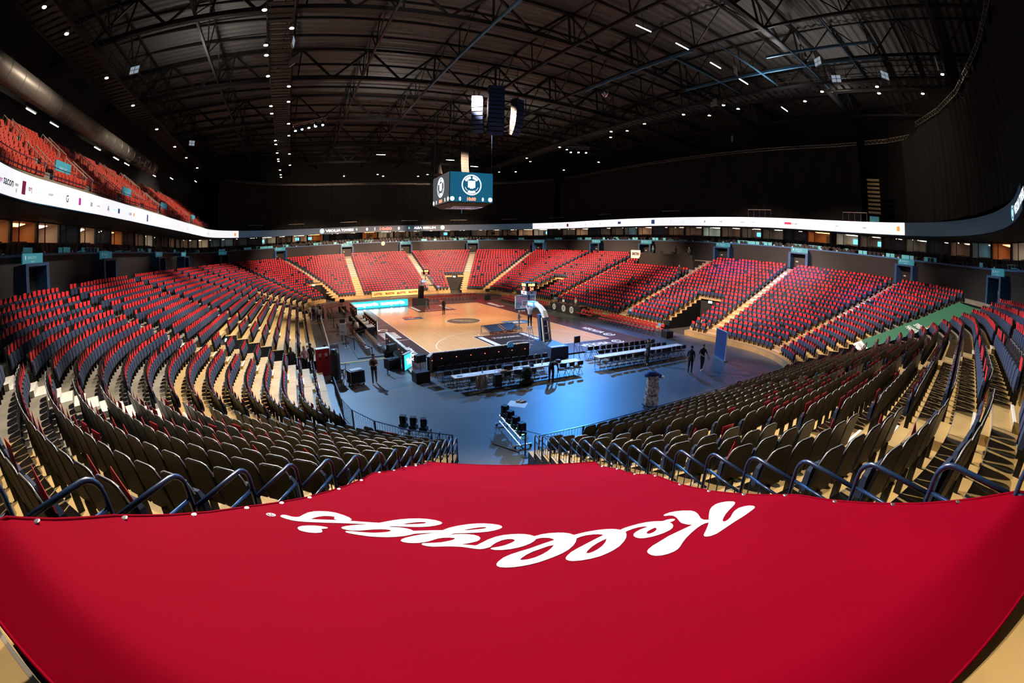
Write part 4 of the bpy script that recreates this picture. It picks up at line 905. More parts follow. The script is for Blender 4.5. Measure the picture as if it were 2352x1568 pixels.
for n, a in enumerate(UA):
    for sgn in (-1, 1):
        c, nn = ring_pt(a+sgn*.55/uscale(a, 16), 15.9, 12.9); t = thing('stair_rail', 'pale sloping stair rail on the upper deck, %s aisle from the near end, %s side' % (ordinal(n+1), 'near' if sgn > 0 else 'far'), 'railing', c, math.atan2(nn.y, nn.x)-PI/2, 'stair rails on the upper deck')
        for q in range(2): MB().tube([(0, -q*3.0-.1, q*2.34+.95), (0, -q*3.0-2.3, q*2.34+.95+1.72), (0, -q*3-2.5, q*2.34+2.3)], .03, 6).build('handrail', rl, t)
        for q in range(6): MB().cyl((0, -q*.95-.2, q*.74-.05), (0, -q*.95-.2, q*.74+1.0), .022, n=5).build('post', rl, t)
for n, u in enumerate((192.64, 181.0, 169.6, 155.4)):
    c, nn = ring_pt(u-1.9/uscale(u, 16.2), 16.25, 13.1); t = thing('stair_box', 'blue sign panel over an upper deck stair mouth, %s from the near end' % ordinal(n+1), 'sign', c, math.atan2(nn.y, nn.x)-PI/2)
    MB().box((0, 0, .75), (2.1, .10, 1.0)).build('panel', sign_m, t); mb = MB(); text_on(mb, 'BARCLAYS', (0, .055, .85), (-1, 0, 0), (0, 0, 1), h=.16); mb.build('lettering', mat('pale_sign_print', (1, 1, 1)), t)
    for x in (-1, 1): MB().box((x, 0, .12), (.06, .06, .34)).build('post', pbl, t)
fr = thing('front_rail', 'blue guard rail along the front of the left upper deck', 'railing', ring_pt(172, 15.65, 12.7)[0]); L0 = fr.location.copy()
for z in (13.15, 13.65): MB().tube([ring_pt(float(u), 15.66, z)[0]-L0 for u in np.linspace(ua, ub, 90)], .022, 5).build('rail', navym, fr)
for u in np.linspace(ua, ub, 46): c, _ = ring_pt(float(u), 15.66, 12.7); link('post', bpy.data.meshes.get('frpost') or MB().cyl((0, 0, 0), (0, 0, .95), .02, n=5).mesh('frpost', navym), fr, c-L0)
# outer walls, fluorescent fittings, duct on the left
for nm, a, b, o_ in (('wall_outer_left', 140, U('LS', 40), 23.5), ('wall_outer_far', 84, 140, 24), ('wall_outer_right', 16, 84, 24)):
    m = MB(); m.add(*strip(o_, 12.0, o_, 29.5, a, b)); struct(m.build(nm, mat('outer_wall_black', (.010, .010, .012), .8)))
tube_m = mat('fluorescent_tube', (.9, 1, .97), .5, emit=7, ecol=(.86, 1, .96)); fit_m = mat('grey_fitting', (.18, .20, .20), .5)
FLU = [(-36.6, -18.0, 18.9), (-36.6, -14.1, 18.9), (-36.6, -5.1, 18.95), (-36.6, -.1, 19), (-36.6, 3.2, 19.05), (-36.4, 12.9, 19.4), (-36.2, 20.9, 20.3), (-34.8, 31.4, 21.4)]
for n, (x, y, z) in enumerate(FLU):
    t = thing('fluorescent_light', 'white fluorescent batten above the left upper deck, %s from the near end' % ordinal(n+1), 'light', (x, y, z), 0, 'fluorescent battens on the left wall')
    MB().box((0, 0, .06), (.14, 1.6, .08)).build('fitting', fit_m, t); MB().cyl((0, -.72, 0), (0, .72, 0), .035, n=8).build('tube', tube_m, t); MB().bar((0, 0, .1), (0, 0, .9), .03).build('hanger', black, t)
d = thing('ventilation_duct', 'round grey ventilation duct running above the left upper deck', 'duct', (-36.3, -12, 20.0))
MB().cyl((0, -24, 0), (0, 24, 0), .75, n=20).build('pipe', mat('galvanised_duct', (.20, .19, .17), .45, .5), d, True)
for k in range(24): MB().tube([(.76*math.cos(a), -23+k*2, .76*math.sin(a)) for a in [q*PI/8 for q in range(16)]], .03, 4, True).build('band', steel, d)
# ------------------------------------------------------------------ black curtains and the trusses they hang from
curt_m = mat('black_curtain', (.016, .016, .017), .92, spec=.1)
def curtain(label, pts, z0, z1):
    """pts: plan polyline"""
    P = [Vector((x, y, 0)) for x, y in pts]; t = thing('curtain', label, 'curtain', (P[0].x, P[0].y, z0)); L = t.location.copy()
    s = [0.]
    for a, b in zip(P[:-1], P[1:]): s.append(s[-1]+(b-a).length)
    n = int(s[-1]/.16); mb = MB(); rows = 6; vs = []
    for j in range(rows+1):
        for i in range(n+1):
            q = s[-1]*i/n; x = float(np.interp(q, s, [a.x for a in P])); y = float(np.interp(q, s, [a.y for a in P]))
            x2 = float(np.interp(q+.1, s, [a.x for a in P])); y2 = float(np.interp(q+.1, s, [a.y for a in P])); l = math.hypot(x2-x, y2-y) or 1
            a_ = .07*math.sin(q*2*PI/.95+.6*math.sin(q*.7))+.06*math.sin(q*2*PI/3.3+j*.12)
            vs.append((x-L.x-(y2-y)/l*a_, y-L.y+(x2-x)/l*a_, (z1-z0)*j/rows))
    mb.add(vs, [(j*(n+1)+i, j*(n+1)+i+1, (j+1)*(n+1)+i+1, (j+1)*(n+1)+i) for j in range(rows) for i in range(n)])
    mb.build('drape', curt_m, t, True)
    return t
def ringpoly(u0, u1, o, st=.8):
    X = pt(np.arange(u0, u1, st), o); return [(float(a), float(b)) for a, b in zip(X[0], X[1])]
curtain('tall black curtain closing off the far upper deck', ringpoly(90.3, 143.5, 17.3), 12.75, 21.4)
curtain('tall black curtain closing off the right upper deck', ringpoly(36.6, 89.5, 17.3), 12.75, 21.4)
NRC = [(29.6, -34.4), (28.3, -36.0), (25.4, -37.2), (21.5, -40.2), (17.3, -42.6), (9.9, -45.2), (4.6, -46.6), (-2, -47.2)]
curtain('black curtain hanging at the right edge behind the near end', NRC, 12.75, 21.3)
tr_m = mat('pale_truss_alu', (.40, .38, .33), .35, .8)
def lattice(name, label, pts, z, m=tr_m, h=.3, st=.5, r=.022):
    P = [Vector((x, y, z)) for x, y in pts]; t = thing(name, label, 'truss', P[0]); L = P[0].copy(); P = [q-L for q in P]
    for dz in (0, h): MB().tube([q+Vector((0, 0, dz)) for q in P], r, 5).build('chord', m, t)
    mb = MB()
    for a, b in zip(P[:-1], P[1:]):
        n = max(1, int((b-a).length/st))
        for k in range(n):
            p, q = a+(b-a)*k/n, a+(b-a)*(k+1)/n; mb.bar(p, (p+q)/2+Vector((0, 0, h)), r*1.2); mb.bar((p+q)/2+Vector((0, 0, h)), q, r*1.2)
    o = mb.build('lacing', m, t); o['kind'] = 'stuff'
    return t
lattice('curtain_truss', 'thin lattice truss carrying the far curtain', ringpoly(90.3, 143.5, 17.2, 2), 21.45)
lattice('curtain_truss', 'thin lattice truss carrying the right curtain', ringpoly(36.6, 89.5, 17.2, 2), 21.45)
lattice('curtain_truss', 'pale curved lattice truss carrying the near right curtain', [(25.4, -36.9), (21.5, -39.9), (17.3, -42.2), (9.9, -44.8), (4.6, -46.2), (-2, -47)], 21.4, h=.4)
lattice('curtain_truss', 'short pale lattice truss at the right curtain corner', [(31.7, -29.3), (31.0, -32.2), (29.2, -35.6)], 21.4, h=.4)
# stair tower glimpsed through the gap in the right curtain
t = thing('stair_tower', 'lit steps and sign glimpsed through the gap in the right curtain', 'stairs', (33.4, -29.6, 12.7))
for k in range(9): MB().box((0, 0, 1.5+k*.45), (.5, 1.6, .22)).build('step', mat('tan_steps', (.42, .33, .18), .7), t)
MB().box((-.4, 0, .6), (.06, 1.2, .9)).build('sign', sign_m, t)
# ------------------------------------------------------------------ roof: ribbed deck, main trusses, purlin trusses, catwalks
deck = MB(); v = []; f = []
ys = np.arange(-62, 62, .22); n = len(ys)
for i, y in enumerate(ys):
    z = 28.9+(.11 if i % 4 in (0, 1) else 0)
    v += [(-48, y, z-1.2), (-20, y, z), (20, y, z), (48, y, z-1.2)]
f = [(4*i+k, 4*i+k+1, 4*i+k+5, 4*i+k+4) for i in range(n-1) for k in range(3)]
struct(deck.add(v, f).build('ceiling', mat('ribbed_roof_deck', (.10, .095, .092), .6)))
rsteel = mat('roof_steel_black', (.016, .016, .017), .5, .1)
def zdeck(x): return 28.85-(max(0, abs(x)-20))/28*1.2
def main_truss(y, n):
    t = thing('roof_truss', 'heavy black roof truss across the hall, %s from the camera end' % ordinal(n), 'truss', (0, y, 24), 0, 'main roof trusses')
    xs = [-42+k*7 for k in range(13)]
    zb = lambda x: 24.3+.9*(1-(x/42)**2)
    for a, b in zip(xs[:-1], xs[1:]):
        member('bottom_chord', (a, y, zb(a)), (b, y, zb(b)), .42, rsteel, t, .40)
        member('top_chord', (a, y, zdeck(a)-.35), (b, y, zdeck(b)-.35), .34, rsteel, t, .34)
    for k, (a, b) in enumerate(zip(xs[:-1], xs[1:])):
        m = (a+b)/2
        member('web_member', (a, y, zb(a)), (m, y, zdeck(m)-.35), .20, rsteel, t); member('web_member', (m, y, zdeck(m)-.35), (b, y, zb(b)), .20, rsteel, t)
        member('web_post', (m, y, zb(m)), (m, y, zdeck(m)-.35), .15, rsteel, t)
for n, y in enumerate((-42, -28, -14, 0, 14, 28, 42)): main_truss(y, n+1)
def purlin(x, n):
    t = thing('purlin_truss', 'light black lattice girder along the roof, %s from the left' % ordinal(n), 'truss', (x, 0, 26), 0, 'lengthwise lattice girders')
    z0, z1 = 25.3, zdeck(x)-.2; ys_ = list(range(-49, 50, 7))
    member('bottom_chord', (x, -49, z0), (x, 49, z0), .20, rsteel, t, .22); member('top_chord', (x, -49, z1), (x, 49, z1), .16, rsteel, t)
    for k, a in enumerate(ys_[:-1]):
        b = a+3.5
        member('web_member', (x, a, z0), (x, b, z1), .10, rsteel, t); member('web_member', (x, b, z1), (x, a+7, z0), .10, rsteel, t); member('web_post', (x, a, z0), (x, a, z1), .09, rsteel, t)
for n, x in enumerate((-33.2, -25.8, -18.4, -11.0, -3.5, 4.0, 11.3, 18.5, 25.8, 33.2)): purlin(x, n+1)
# secondary beams right under the deck
for n, y in enumerate(np.arange(-45.5, 46, 3.5)):
    if abs(y/14-round(y/14)) < .05: continue
    o = member('roof_beam', (-44, float(y), 28.35), (44, float(y), 28.35), .16, rsteel, None, .26); tag(o, 'slim black beam under the ribbed roof deck, %s from the camera end' % ordinal(n+1), 'beam', 'secondary roof beams')
# catwalks
def catwalk(name, label, x, z, w_, y0, y1, rail=True, m=rsteel):
    t = thing(name, label, 'catwalk', (x, 0, z))
    member('deck_side', (x-w_/2, y0, z), (x-w_/2, y1, z), .10, m, t, .25); member('deck_side', (x+w_/2, y0, z), (x+w_/2, y1, z), .10, m, t, .25)
    y = y0
    while y < y1: member('grating', (x-w_/2, y, z), (x+w_/2, y, z), .5, m, t, .05, (0, 0, 1)); y += .78
    if rail:
        for s in (-1, 1):
            for dz in (.55, 1.1): member('guard_rail', (x+s*w_/2, y0, z+dz), (x+s*w_/2, y1, z+dz), .05, m, t)
            y = y0
            while y < y1: member('rail_post', (x+s*w_/2, y, z), (x+s*w_/2, y, z+1.1), .05, m, t); y += 3
    y = y0+1
    while y < y1: member('hanger', (x, y, z+1.1), (x, y, 27.5), .07, m, t); y += 7
    return t
catwalk('catwalk', 'lit lighting catwalk hanging lengthwise left of the court', -19.0, 23.2, 1.8, -44, 44)
catwalk('catwalk', 'dark catwalk hanging lengthwise over the left stand', -33.6, 22.4, 2.4, -44, 44)
catwalk('catwalk', 'dark lighting catwalk hanging lengthwise right of the court', 19.4, 23.2, 1.8, -44, 44)
# ------------------------------------------------------------------ perimeter LED boards
ledc = mat('led_cyan', (.02, .45, .62), .4, emit=1.0, ecol=(.03, .52, .72)); ledwht = mat('led_board_white', (.95, .97, 1), .4, emit=3.2, ecol=(.95, .98, 1)); ledpk = mat('led_board_pink', (.95, .3, .4), .4, emit=1.6, ecol=(1, .35, .45))
padm = mat('grey_top_pad', (.42, .42, .40), .6); rlamp = mat('red_status_light', (1, .15, .08), .4, emit=5, ecol=(1, .14, .06))
def led_module(a, b, label, group, face=None, h=.98, z=ZC):
    a = Vector((*a, z)); b = Vector((*b, z)); L = (b-a).length; rz = math.atan2(b.y-a.y, b.x-a.x)
    t = thing('led_board', label, 'screen', a, rz, group)       # lit side looks to local -y
    MB().box((L/2, .08, h/2), (L-.015, .16, h-.04)).build('cabinet', black, t)
    MB().box((L/2, .07, h+.01), (L-.06, .19, .06)).build('top_pad', padm, t)
    MB().box((L/2, -.004, h/2), (L-.02, .01, h-.08)).build('screen', face or ledc, t)
    MB().lathe([(.035, 0), (.03, .02)], 8, (L*.35, .165, h*.62)).build('status_light', rlamp, t)
    MB().box((L*.62, .17, h*.62), (.02, .02, .14)).build('handle', steel, t)
    return t
for k in range(7): led_module((-1.75-k*.99, -16.25), (-1.75-(k+1)*.99, -16.25), 'black back of a near baseline LED board, %s from the hoop' % ordinal(k+1), 'LED boards along the near baseline')
led_module((-8.72, -16.3), (-9.25, -17.2), 'short angled LED board at the corner of the near baseline', 'LED boards along the near baseline')
for k in range(7): led_module((-9.72, -9.0-k*1.0), (-9.72, -8.0-k*1.0), 'black back of a left sideline LED board, %s from the scorers' % ordinal(k+1), 'LED boards along the left sideline')
t = thing('led_board', 'corner LED board showing cyan Te beside the left sideline', 'screen', (-10.32, -15.85, ZC-.08), math.atan2(.75, .66))
MB().box((.5, .08, .5), (1.0, .16, 1.0)).build('cabinet', black, t); MB().box((.5, .08, 1.02), (.98, .19, .05)).build('top_pad', padm, t); MB().box((.5, -.006, .5), (.98, .012, .94)).build('screen', ledc, t)
mb = MB(); text_on(mb, 'Tel', (.62, -.016, .50), (1, 0, 0), (0, 0, 1), h=.42, bold=.05); mb.build('lettering', ledwht, t)
MB().box((.97, -.018, .5), (.05, .004, .9)).build('pink_edge', ledpk, t)
t = thing('led_board', 'long cyan LED board reading nexperia along the far baseline', 'screen', (-9.75, 15.5, ZC))
MB().box((3.95, .08, .48), (7.9, .16, .96)).build('cabinet', black, t)
for k in range(8): MB().box((.49+k*.99, .08, 1.0), (.93, .19, .05)).build('top_pad', padm, t)
MB().box((3.95, -.006, .48), (7.86, .012, .9)).build('screen', ledc, t)
for x in (2.1, 5.75):
    mb = MB(); text_on(mb, 'nexperia', (x, -.016, .48), (1, 0, 0), (0, 0, 1), h=.62, w=3.3, bold=.06); mb.build('lettering', ledwht, t)
MB().bar((0, .5, 1.25), (7.9, .5, 1.25), .10, .04).build('rear_ledge', white, t)
for k in range(6): led_module((-9.72, 14.4-k*1.02), (-9.72, 15.4-k*1.02), 'dark back of a far left sideline LED board, %s from the far corner' % ordinal(k+1), 'LED boards along the far left sideline', ledwht)
for k in range(7): led_module((-9.35, 4.4-k*1.02), (-9.35, 5.4-k*1.02), 'dark LED board before the scorers table, %s from the far end' % ordinal(k+1), 'LED boards before the scorers table', ledwht)
# ------------------------------------------------------------------ tables
ttop = mat('white_table_top', (.62, .63, .66), .45); tedge = mat('beech_edge', (.40, .20, .08), .5)
def table(x0, x1, y, label, yw=.66):
    L = x1-x0; t = thing('press_table', label, 'table', (x0, y, 0), 0, 'press tables')
    MB().box((L/2, 0, .725), (L-.02, yw-.02, .03)).build('top', ttop, t)
    mb = MB(); 
    for s in (-1, 1): mb.box((L/2, s*(yw/2-.005), .718), (L, .012, .05))
    for x in (0, L): mb.box((x, 0, .718), (.012, yw, .05))
    mb.build('edge_band', tedge, t)
    n = max(2, round(L/1.8)+1)
    for k in range(n):
        x = .12+k*(L-.24)/(n-1)
        for s in (-1, 1): MB().cyl((x, s*(yw/2-.06), 0), (x, s*(yw/2-.06), .71), .018, n=6).build('leg', black, t)
    return t
table(-8.88, -.70, -20.62, 'long white press table with wooden edge facing the near baseline'); table(.72, 5.42, -20.62, 'white press table right of the hoop, left one of the pair'); table(5.52, 8.95, -20.68, 'white press table at the far right end of the row')
# folding chairs
def make_chair(name, cat, seatm, backm):
    t = thing(name, 'x', cat)
    s = MB(); s.box((0, .02, .445), (.42, .40, .04)).build('seat', seatm, t)
    out = [(-.21, .62), (.21, .62), (.21, .80), (.17, .865), (-.17, .865), (-.21, .80)]; MB().plate(out, -.215, -.195).build('backrest', backm, t)
    for x in (-.21, .21):
        MB().tube([(x, .24, 0), (x, -.02, .46), (x, -.20, .84)], .012, 5).build('leg', blackp, t); MB().tube([(x*.93, -.26, 0), (x*.93, .12, .43)], .012, 5).build('leg', blackp, t)
    MB().tube([(-.21, -.20, .84), (-.17, -.208, .88), (.17, -.208, .88), (.21, -.20, .84)], .012, 5).build('back_rim', mat('rim_steel', (.20, .22, .25), .25, .8), t)
    MB().cyl((-.2, -.23, .05), (.2, -.23, .05), .01, n=5).build('stretcher', blackp, t)
    return t
fc = make_chair('folding_chair', 'chair', mat('navy_vinyl', (.012, .022, .045), .4), mat('black_vinyl', (.014, .014, .016), .38))
state = {'n': 0}
def put(x, y, rz, lab, grp):
    if state['n'] == 0: fc.location = (x, y, 0); fc.rotation_euler = (0, 0, rz); fc['label'] = lab; fc['group'] = grp
    else: dup(fc, (x, y, 0), rz, lab, grp)
    state['n'] += 1
rc = random.Random(8)
for r, y in (('front', -18.5), ('second', -19.65)):
    for k in range(14):
        if r == 'second' and k > 12: continue
        put(-8.9+k*.535, y+rc.uniform(-.03, .03), rc.uniform(-.06, .06), 'black folding chair in the %s row behind the baseline boards, %s from left' % (r, ordinal(k+1)), 'folding chairs facing the near baseline')
for r, y, n0 in (('front', -18.3, 12), ('second', -19.5, 12)):
    for k in range(n0): put(1.9+k*.535, y-.03*k+rc.uniform(-.03, .03), rc.uniform(-.08, .08), 'black folding chair right of the hoop, %s row, %s from left' % (r, ordinal(k+1)), 'folding chairs right of the near hoop')
for k, x in enumerate((-8.0, -6.0, -5.3, -4.4, -2.3, -1.75, -1.1)): put(x, -21.25+rc.uniform(-.15, .1), rc.uniform(-.3, .3), 'folding chair on the camera side of the long press table, %s from left' % ordinal(k+1), 'chairs at the long press table')
for k in range(14): put(1.2+k*.56, -21.25+rc.uniform(-.1, .1), rc.uniform(-.2, .2), 'folding chair pushed under the right press tables, %s from left' % ordinal(k+1), 'chairs at the right press tables')
# red courtside chairs
rcm = mat('red_chair_cover', (.52, .020, .022), .55)
rch = make_chair('courtside_chair', 'chair', rcm, rcm); st2 = {'n': 0}
crd = MB().box((0, -.02, .475), (.30, .26, .012)).build('card', mat('pale_red_card', (.72, .12, .10), .5), rch)
def putr(x, y, rz, lab, grp):
    if st2['n'] == 0: rch.location = (x, y, 0); rch.rotation_euler = (0, 0, rz); rch['label'] = lab; rch['group'] = grp
    else: dup(rch, (x, y, 0), rz, lab, grp)
    st2['n'] += 1
for r, x in (('front', 12.85), ('back', 14.1)):
    for k in range(5): putr(x, -2.35-k*.56, PI/2, 'red courtside chair beside the round-logo desk, %s row, %s from far' % (r, ordinal(k+1)), 'red courtside chairs')
    for k in range(15): putr(x-.25, -6.6-k*.54, PI/2, 'red courtside chair right of the court, %s row, %s from far' % (r, ordinal(k+1)), 'red courtside chairs')
    for k in range(19): putr(x-1.2, 14.6-k*.56, PI/2, 'red courtside chair at the far right sideline, %s row, %s from far' % (r, ordinal(k+1)), 'red courtside chairs')
for k in range(16): putr(.9+k*.56, 18.6, PI, 'red courtside chair behind the far baseline, %s from left' % ordinal(k+1), 'red courtside chairs')
# ------------------------------------------------------------------ scorers table, bench chairs and barriers on the left
t = thing('scorers_table', 'scorers table with papers and monitors beside the left sideline', 'table', (-10.2, 1.0, ZC))
MB().box((0, 0, .72), (.72, 8.6, .04)).build('top', ttop, t); MB().box((-.36, 0, .70), (.02, 8.6, .05)).build('edge_band', tedge, t)
for y in (-4.1, -1.4, 1.4, 4.1): MB().box((0, y, .35), (.6, .05, .7)).build('leg', black, t)
rr = random.Random(2)
for k in range(9):
    o = MB().box((0, 0, .01), (.21, .30, .02)).build('paper', white, None, None, (-10.2+rr.uniform(-.2, .2), -2.8+k*.9, ZC+.74), rr.uniform(-.5, .5)); tag(o, 'white paper on the scorers table, %s from the near end' % ordinal(k+1), 'paper', 'papers on the scorers table')
for k, y in enumerate((-1.6, .4, 2.2)):
    m_ = thing('monitor', 'small dark monitor on the scorers table, %s from the near end' % ordinal(k+1), 'monitor', (-10.05, y, ZC+.74), -PI/2+.1)
    MB().box((0, 0, .20), (.42, .03, .28)).build('panel', black, m_); MB().box((0, 0, .03), (.16, .14, .06)).build('stand', black, m_)
# wooden-backed bench chairs
wbk = mat('beech_ply', (.42, .19, .07), .5); cb = thing('bench_chair', 'x', 'chair')
MB().plate([(-.21, .55), (.21, .55), (.19, .84), (-.19, .84)], -.21, -.19).build('backrest', wbk, cb); MB().box((0, 0, .44), (.42, .40, .03)).build('seat', mat('dark_seat_pad', (.03, .03, .03), .5), cb)
for x in (-.19, .19):
    for y0 in (-.2, .18): MB().cyl((x, y0, 0), (x, y0*.9, .44), .012, n=5).build('leg', steel, cb)
MB().box((0, .02, .462), (.16, .22, .006)).build('seat_paper', mat('grey_paper', (.5, .5, .48), .6), cb); k2 = 0
for r, x, y0, n in (('outer', -11.75, -10.3, 12), ('inner', -10.75, -10.0, 11), ('far outer', -12.3, 11.2, 6), ('far inner', -11.1, 11.0, 6)):
    for k in range(n):
        lab = 'wooden-backed bench chair, %s row left of the court, %s from the near end' % (r, ordinal(k+1))
        if k2 == 0: cb.location = (x, y0, .06); cb.rotation_euler = (0, 0, -PI/2); cb['label'] = lab; cb['group'] = 'team bench chairs'
        else: dup(cb, (x, y0+k*.54, .06), -PI/2, lab, 'team bench chairs')
        k2 += 1
stg = thing('bench_platform', 'low dark platform carrying the team bench chairs', 'platform', (-11.2, -7.2, 0)); MB().box((0, 0, .03), (2.9, 8.2, .06)).build('deck', mat('grey_stage_deck', (.05, .052, .055), .5), stg); MB().box((1.47, 0, .05), (.06, 8.2, .10)).build('wood_edge', mat('pale_wood_edge', (.55, .40, .24), .5), stg)
stg = thing('bench_platform', 'low dark platform under the far team bench chairs', 'platform', (-11.6, 12.6, 0)); MB().box((0, 0, .03), (2.9, 5.0, .06)).build('deck', mat('grey_stage_deck', (.05, .052, .055)), stg)
for n_, (x, y, L, rz) in enumerate(((-12.0, -12.0, 4.4, .03), (-14.2, 6.9, 3.4, .02))):
    tag(MB().box((0, 0, .012), (L, .16, .02)).build('cable_cover', mat('yellow_cover', (.62, .42, .10), .6), None, None, (x, y, 0), rz), 'yellow cable cover across the floor, %s one' % ('near' if n_ == 0 else 'far'), 'cable cover')
struct(MB().add([(-14.4, -8, .004), (-14.3, -8, .004), (-13.9, 13, .004), (-14.0, 13, .004)], [(0, 1, 2, 3)]).build('trim_floor_line', white))
# belt barriers
def barrier(x, y, label):
    t = thing('belt_barrier', label, 'barrier', (x, y, 0), 0, 'belt barriers left of the court')
    MB().lathe([(.17, 0), (.17, .02), (.05, .04)], 14).build('base', steel if rr.random() < .4 else black, t); MB().cyl((0, 0, .03), (0, 0, .98), .03, n=8).build('post', black, t); MB().cyl((0, 0, .9), (0, 0, 1.0), .045, n=8).build('head', black, t)
bpts = [(-11.75, -12.4), (-12.5, -8.5), (-13.0, -7.2), (-13.05, -4.6), (-13.1, -.8), (-13.1, 3.2), (-13.1, 7.0), (-13.1, 10.2), (-13.1, 12.6), (-11.5, -16.2), (-10.6, -16.0), (-9.75, -3.4)]
for k, (x, y) in enumerate(bpts): barrier(x, y, 'black belt barrier post left of the court, %s along the line' % ordinal(k+1))
bz = .93
for k, (a, b) in enumerate(((0, 1), (1, 2), (2, 3), (3, 4), (4, 5), (5, 6), (6, 7), (7, 8), (9, 10), (2, 11))):
    o = MB().bar((*bpts[a], bz), (*bpts[b], bz), .004, .05).build('barrier_belt', black); tag(o, 'black belt stretched between two barrier posts, %s stretch' % ordinal(k+1), 'belt', 'barrier belts')
tag(MB().tube([(-12.9, 12.6, .93), (-10.8, 15.6, .93)], .03, 5).build('barrier_belt', black), 'black rail leading to the far loudspeaker', 'belt')
# loudspeakers with subwoofers
def spk(x, y, rz, label, tilt=True):
    t = thing('loudspeaker', label, 'loudspeaker', (x, y, 0), rz)
    MB().box((0, 0, .30), (.85, .75, .60)).build('subwoofer', mat('speaker_black', (.010, .010, .011), .6), t); MB().box((0, 0, .61), (.83, .73, .02)).build('lid', navyp, t)
    MB().cyl((0, 0, .6), (0, 0, 1.15), .018, n=6).build('pole', black, t); MB().box((0, .0, 1.35), (.62, .34, .42), .2).build('top_cabinet', mat('speaker_black', (.01, .01, .011)), t)
    MB().box((0, .18, 1.35), (.56, .01, .36), .2).build('grille', black, t)
spk(-9.98, -18.3, .1, 'black loudspeaker on subwoofer at the left end of the chair rows'); spk(-10.85, -14.7, .3, 'loudspeaker on subwoofer behind the corner LED board'); spk(13.0, -15.7, 1.4, 'loudspeaker on subwoofer at the right end of the red chairs'); spk(-10.8, 16.1, -.5, 'far loudspeaker on subwoofer left of the nexperia board'); spk(10.9, 17.6, -.5, 'loudspeaker near the far right corner of the court')
# DJ / camera desk with round emblems
t = thing('commentary_desk', 'black desk with round white emblems right of the court', 'desk', (13.3, -.4, 0))
MB().box((0, 0, .55), (.9, 4.6, 1.1)).build('body', black, t); MB().box((.25, 3.4, .45), (.9, 1.8, .9)).build('side_body', black, t); MB().box((0, 0, 1.12), (1.0, 4.7, .04)).build('worktop', mat('dark_worktop', (.05, .055, .06), .4), t)
def emblem(mb, c, n, ex, R):
    c = Vector(c); n = Vector(n); ex = Vector(ex); ey = n.cross(ex)
    for r0, r1 in ((R, R*.86), (R*.80, R*.50)):
        A = [k*PI/14 for k in range(28)]; P = [c+ex*r0*math.cos(a)+ey*r0*math.sin(a) for a in A]+[c+ex*r1*math.cos(a)+ey*r1*math.sin(a) for a in A]
        mb.add(P, [(i, (i+1) % 28, 28+(i+1) % 28, 28+i) for i in range(28)])
    mb.add([c+ex*a*R+ey*b*R for a, b in ((-.2, .28), (.2, .28), (.2, -.1), (0, -.34), (-.2, -.1))], [(0, 1, 2, 3, 4)])
mem = mat('white_emblem', (.62, .66, .66), .5)
for y in (1.0, -.6, ): mb = MB(); emblem(mb, (-.458, y, .58), (-1, 0, 0), (0, -1, 0), .40); mb.build('emblem', mem, t)
mb = MB(); emblem(mb, (0, -2.308, .58), (0, -1, 0), (1, 0, 0), .38); mb.build('emblem', mem, t)
mb = MB(); emblem(mb, (-.208, 3.4, .5), (-1, 0, 0), (0, -1, 0), .36); mb.build('emblem', mem, t)
for k, y in enumerate((1.5, .6, -.5, -1.4)):
    m_ = thing('monitor', 'monitor on the emblem desk, %s from far' % ordinal(k+1), 'monitor', (13.45, y, 1.14), PI/2); MB().box((0, 0, .2), (.45, .03, .3)).build('panel', black if k else white, m_); MB().box((0, 0, .03), (.14, .14, .06)).build('stand', black, m_)
for k, y in enumerate((3.3, 2.6)):
    m_ = thing('camera_rig', 'black television camera on tripod by the emblem desk, %s one' % ('far' if k == 0 else 'near'), 'camera', (13.1, y, .9), PI/2); MB().box((0, .1, .95), (.28, .6, .32)).build('body', black, m_); MB().box((.22, .1, 1.15), (.02, .34, .30)).build('monitor_hood', white, m_)
    for a in range(3): MB().cyl((0, 0, .8), (.35*math.cos(a*2.1), .35*math.sin(a*2.1), 0), .02, n=5).build('leg', black, m_)
# trampolines / folded benches on the court
for n_, (cx, cy_, L, rz) in enumerate(((-.2, -7.55, 1.6, .12), (1.5, -7.35, 1.6, .12))):
    t = thing('gym_trampoline', 'low black sloping trampoline frame on the near free-throw area, %s one' % ('left' if n_ == 0 else 'right'), 'trampoline', (cx, cy_, ZC), rz)
    c = [(-L/2, -.75, .30), (L/2, -.75, .30), (L/2, .75, .62), (-L/2, .75, .62)]
    MB().tube(c, .035, 6, True).build('frame', black, t); MB().add([tuple(a*.86 if i < 2 else a for i, a in enumerate(q)) for q in c], [(0, 1, 2, 3)]).build('bed', mat('trampoline_bed', (.02, .025, .035), .35), t)
    for q in c: MB().cyl((q[0], q[1], 0), q, .028, n=6).build('leg', black, t)
    for k in range(4): x = -L/2+(k+.5)*L/4; MB().cyl((x, -.75, .0), (x, -.75, .3), .018, n=5).build('brace', black, t)
# ladder
t = thing('stepladder', 'aluminium stepladder below the near backboard', 'ladder', (0, -13.45, 0), .25); al = mat('aluminium', (.52, .56, .62), .35, .7)
for x, q in ((-.30, .75), (.30, .75)):
    MB().tube([(x, -.42, 0), (x*.62, 0, 1.60)], .024, 6).build('rail', al, t); MB().tube([(x, .48, 0), (x*.62, .04, 1.60)], .02, 6).build('rear_rail', al, t)
for k in range(5): z = .28+k*.29; w_ = .30-(z/1.6)*.114; MB().box((0, -.42*(1-z/1.6), z), (w_*2, .08, .03)).build('tread', al, t)
MB().box((0, .02, 1.60), (.42, .26, .03)).build('top_platform', al, t)
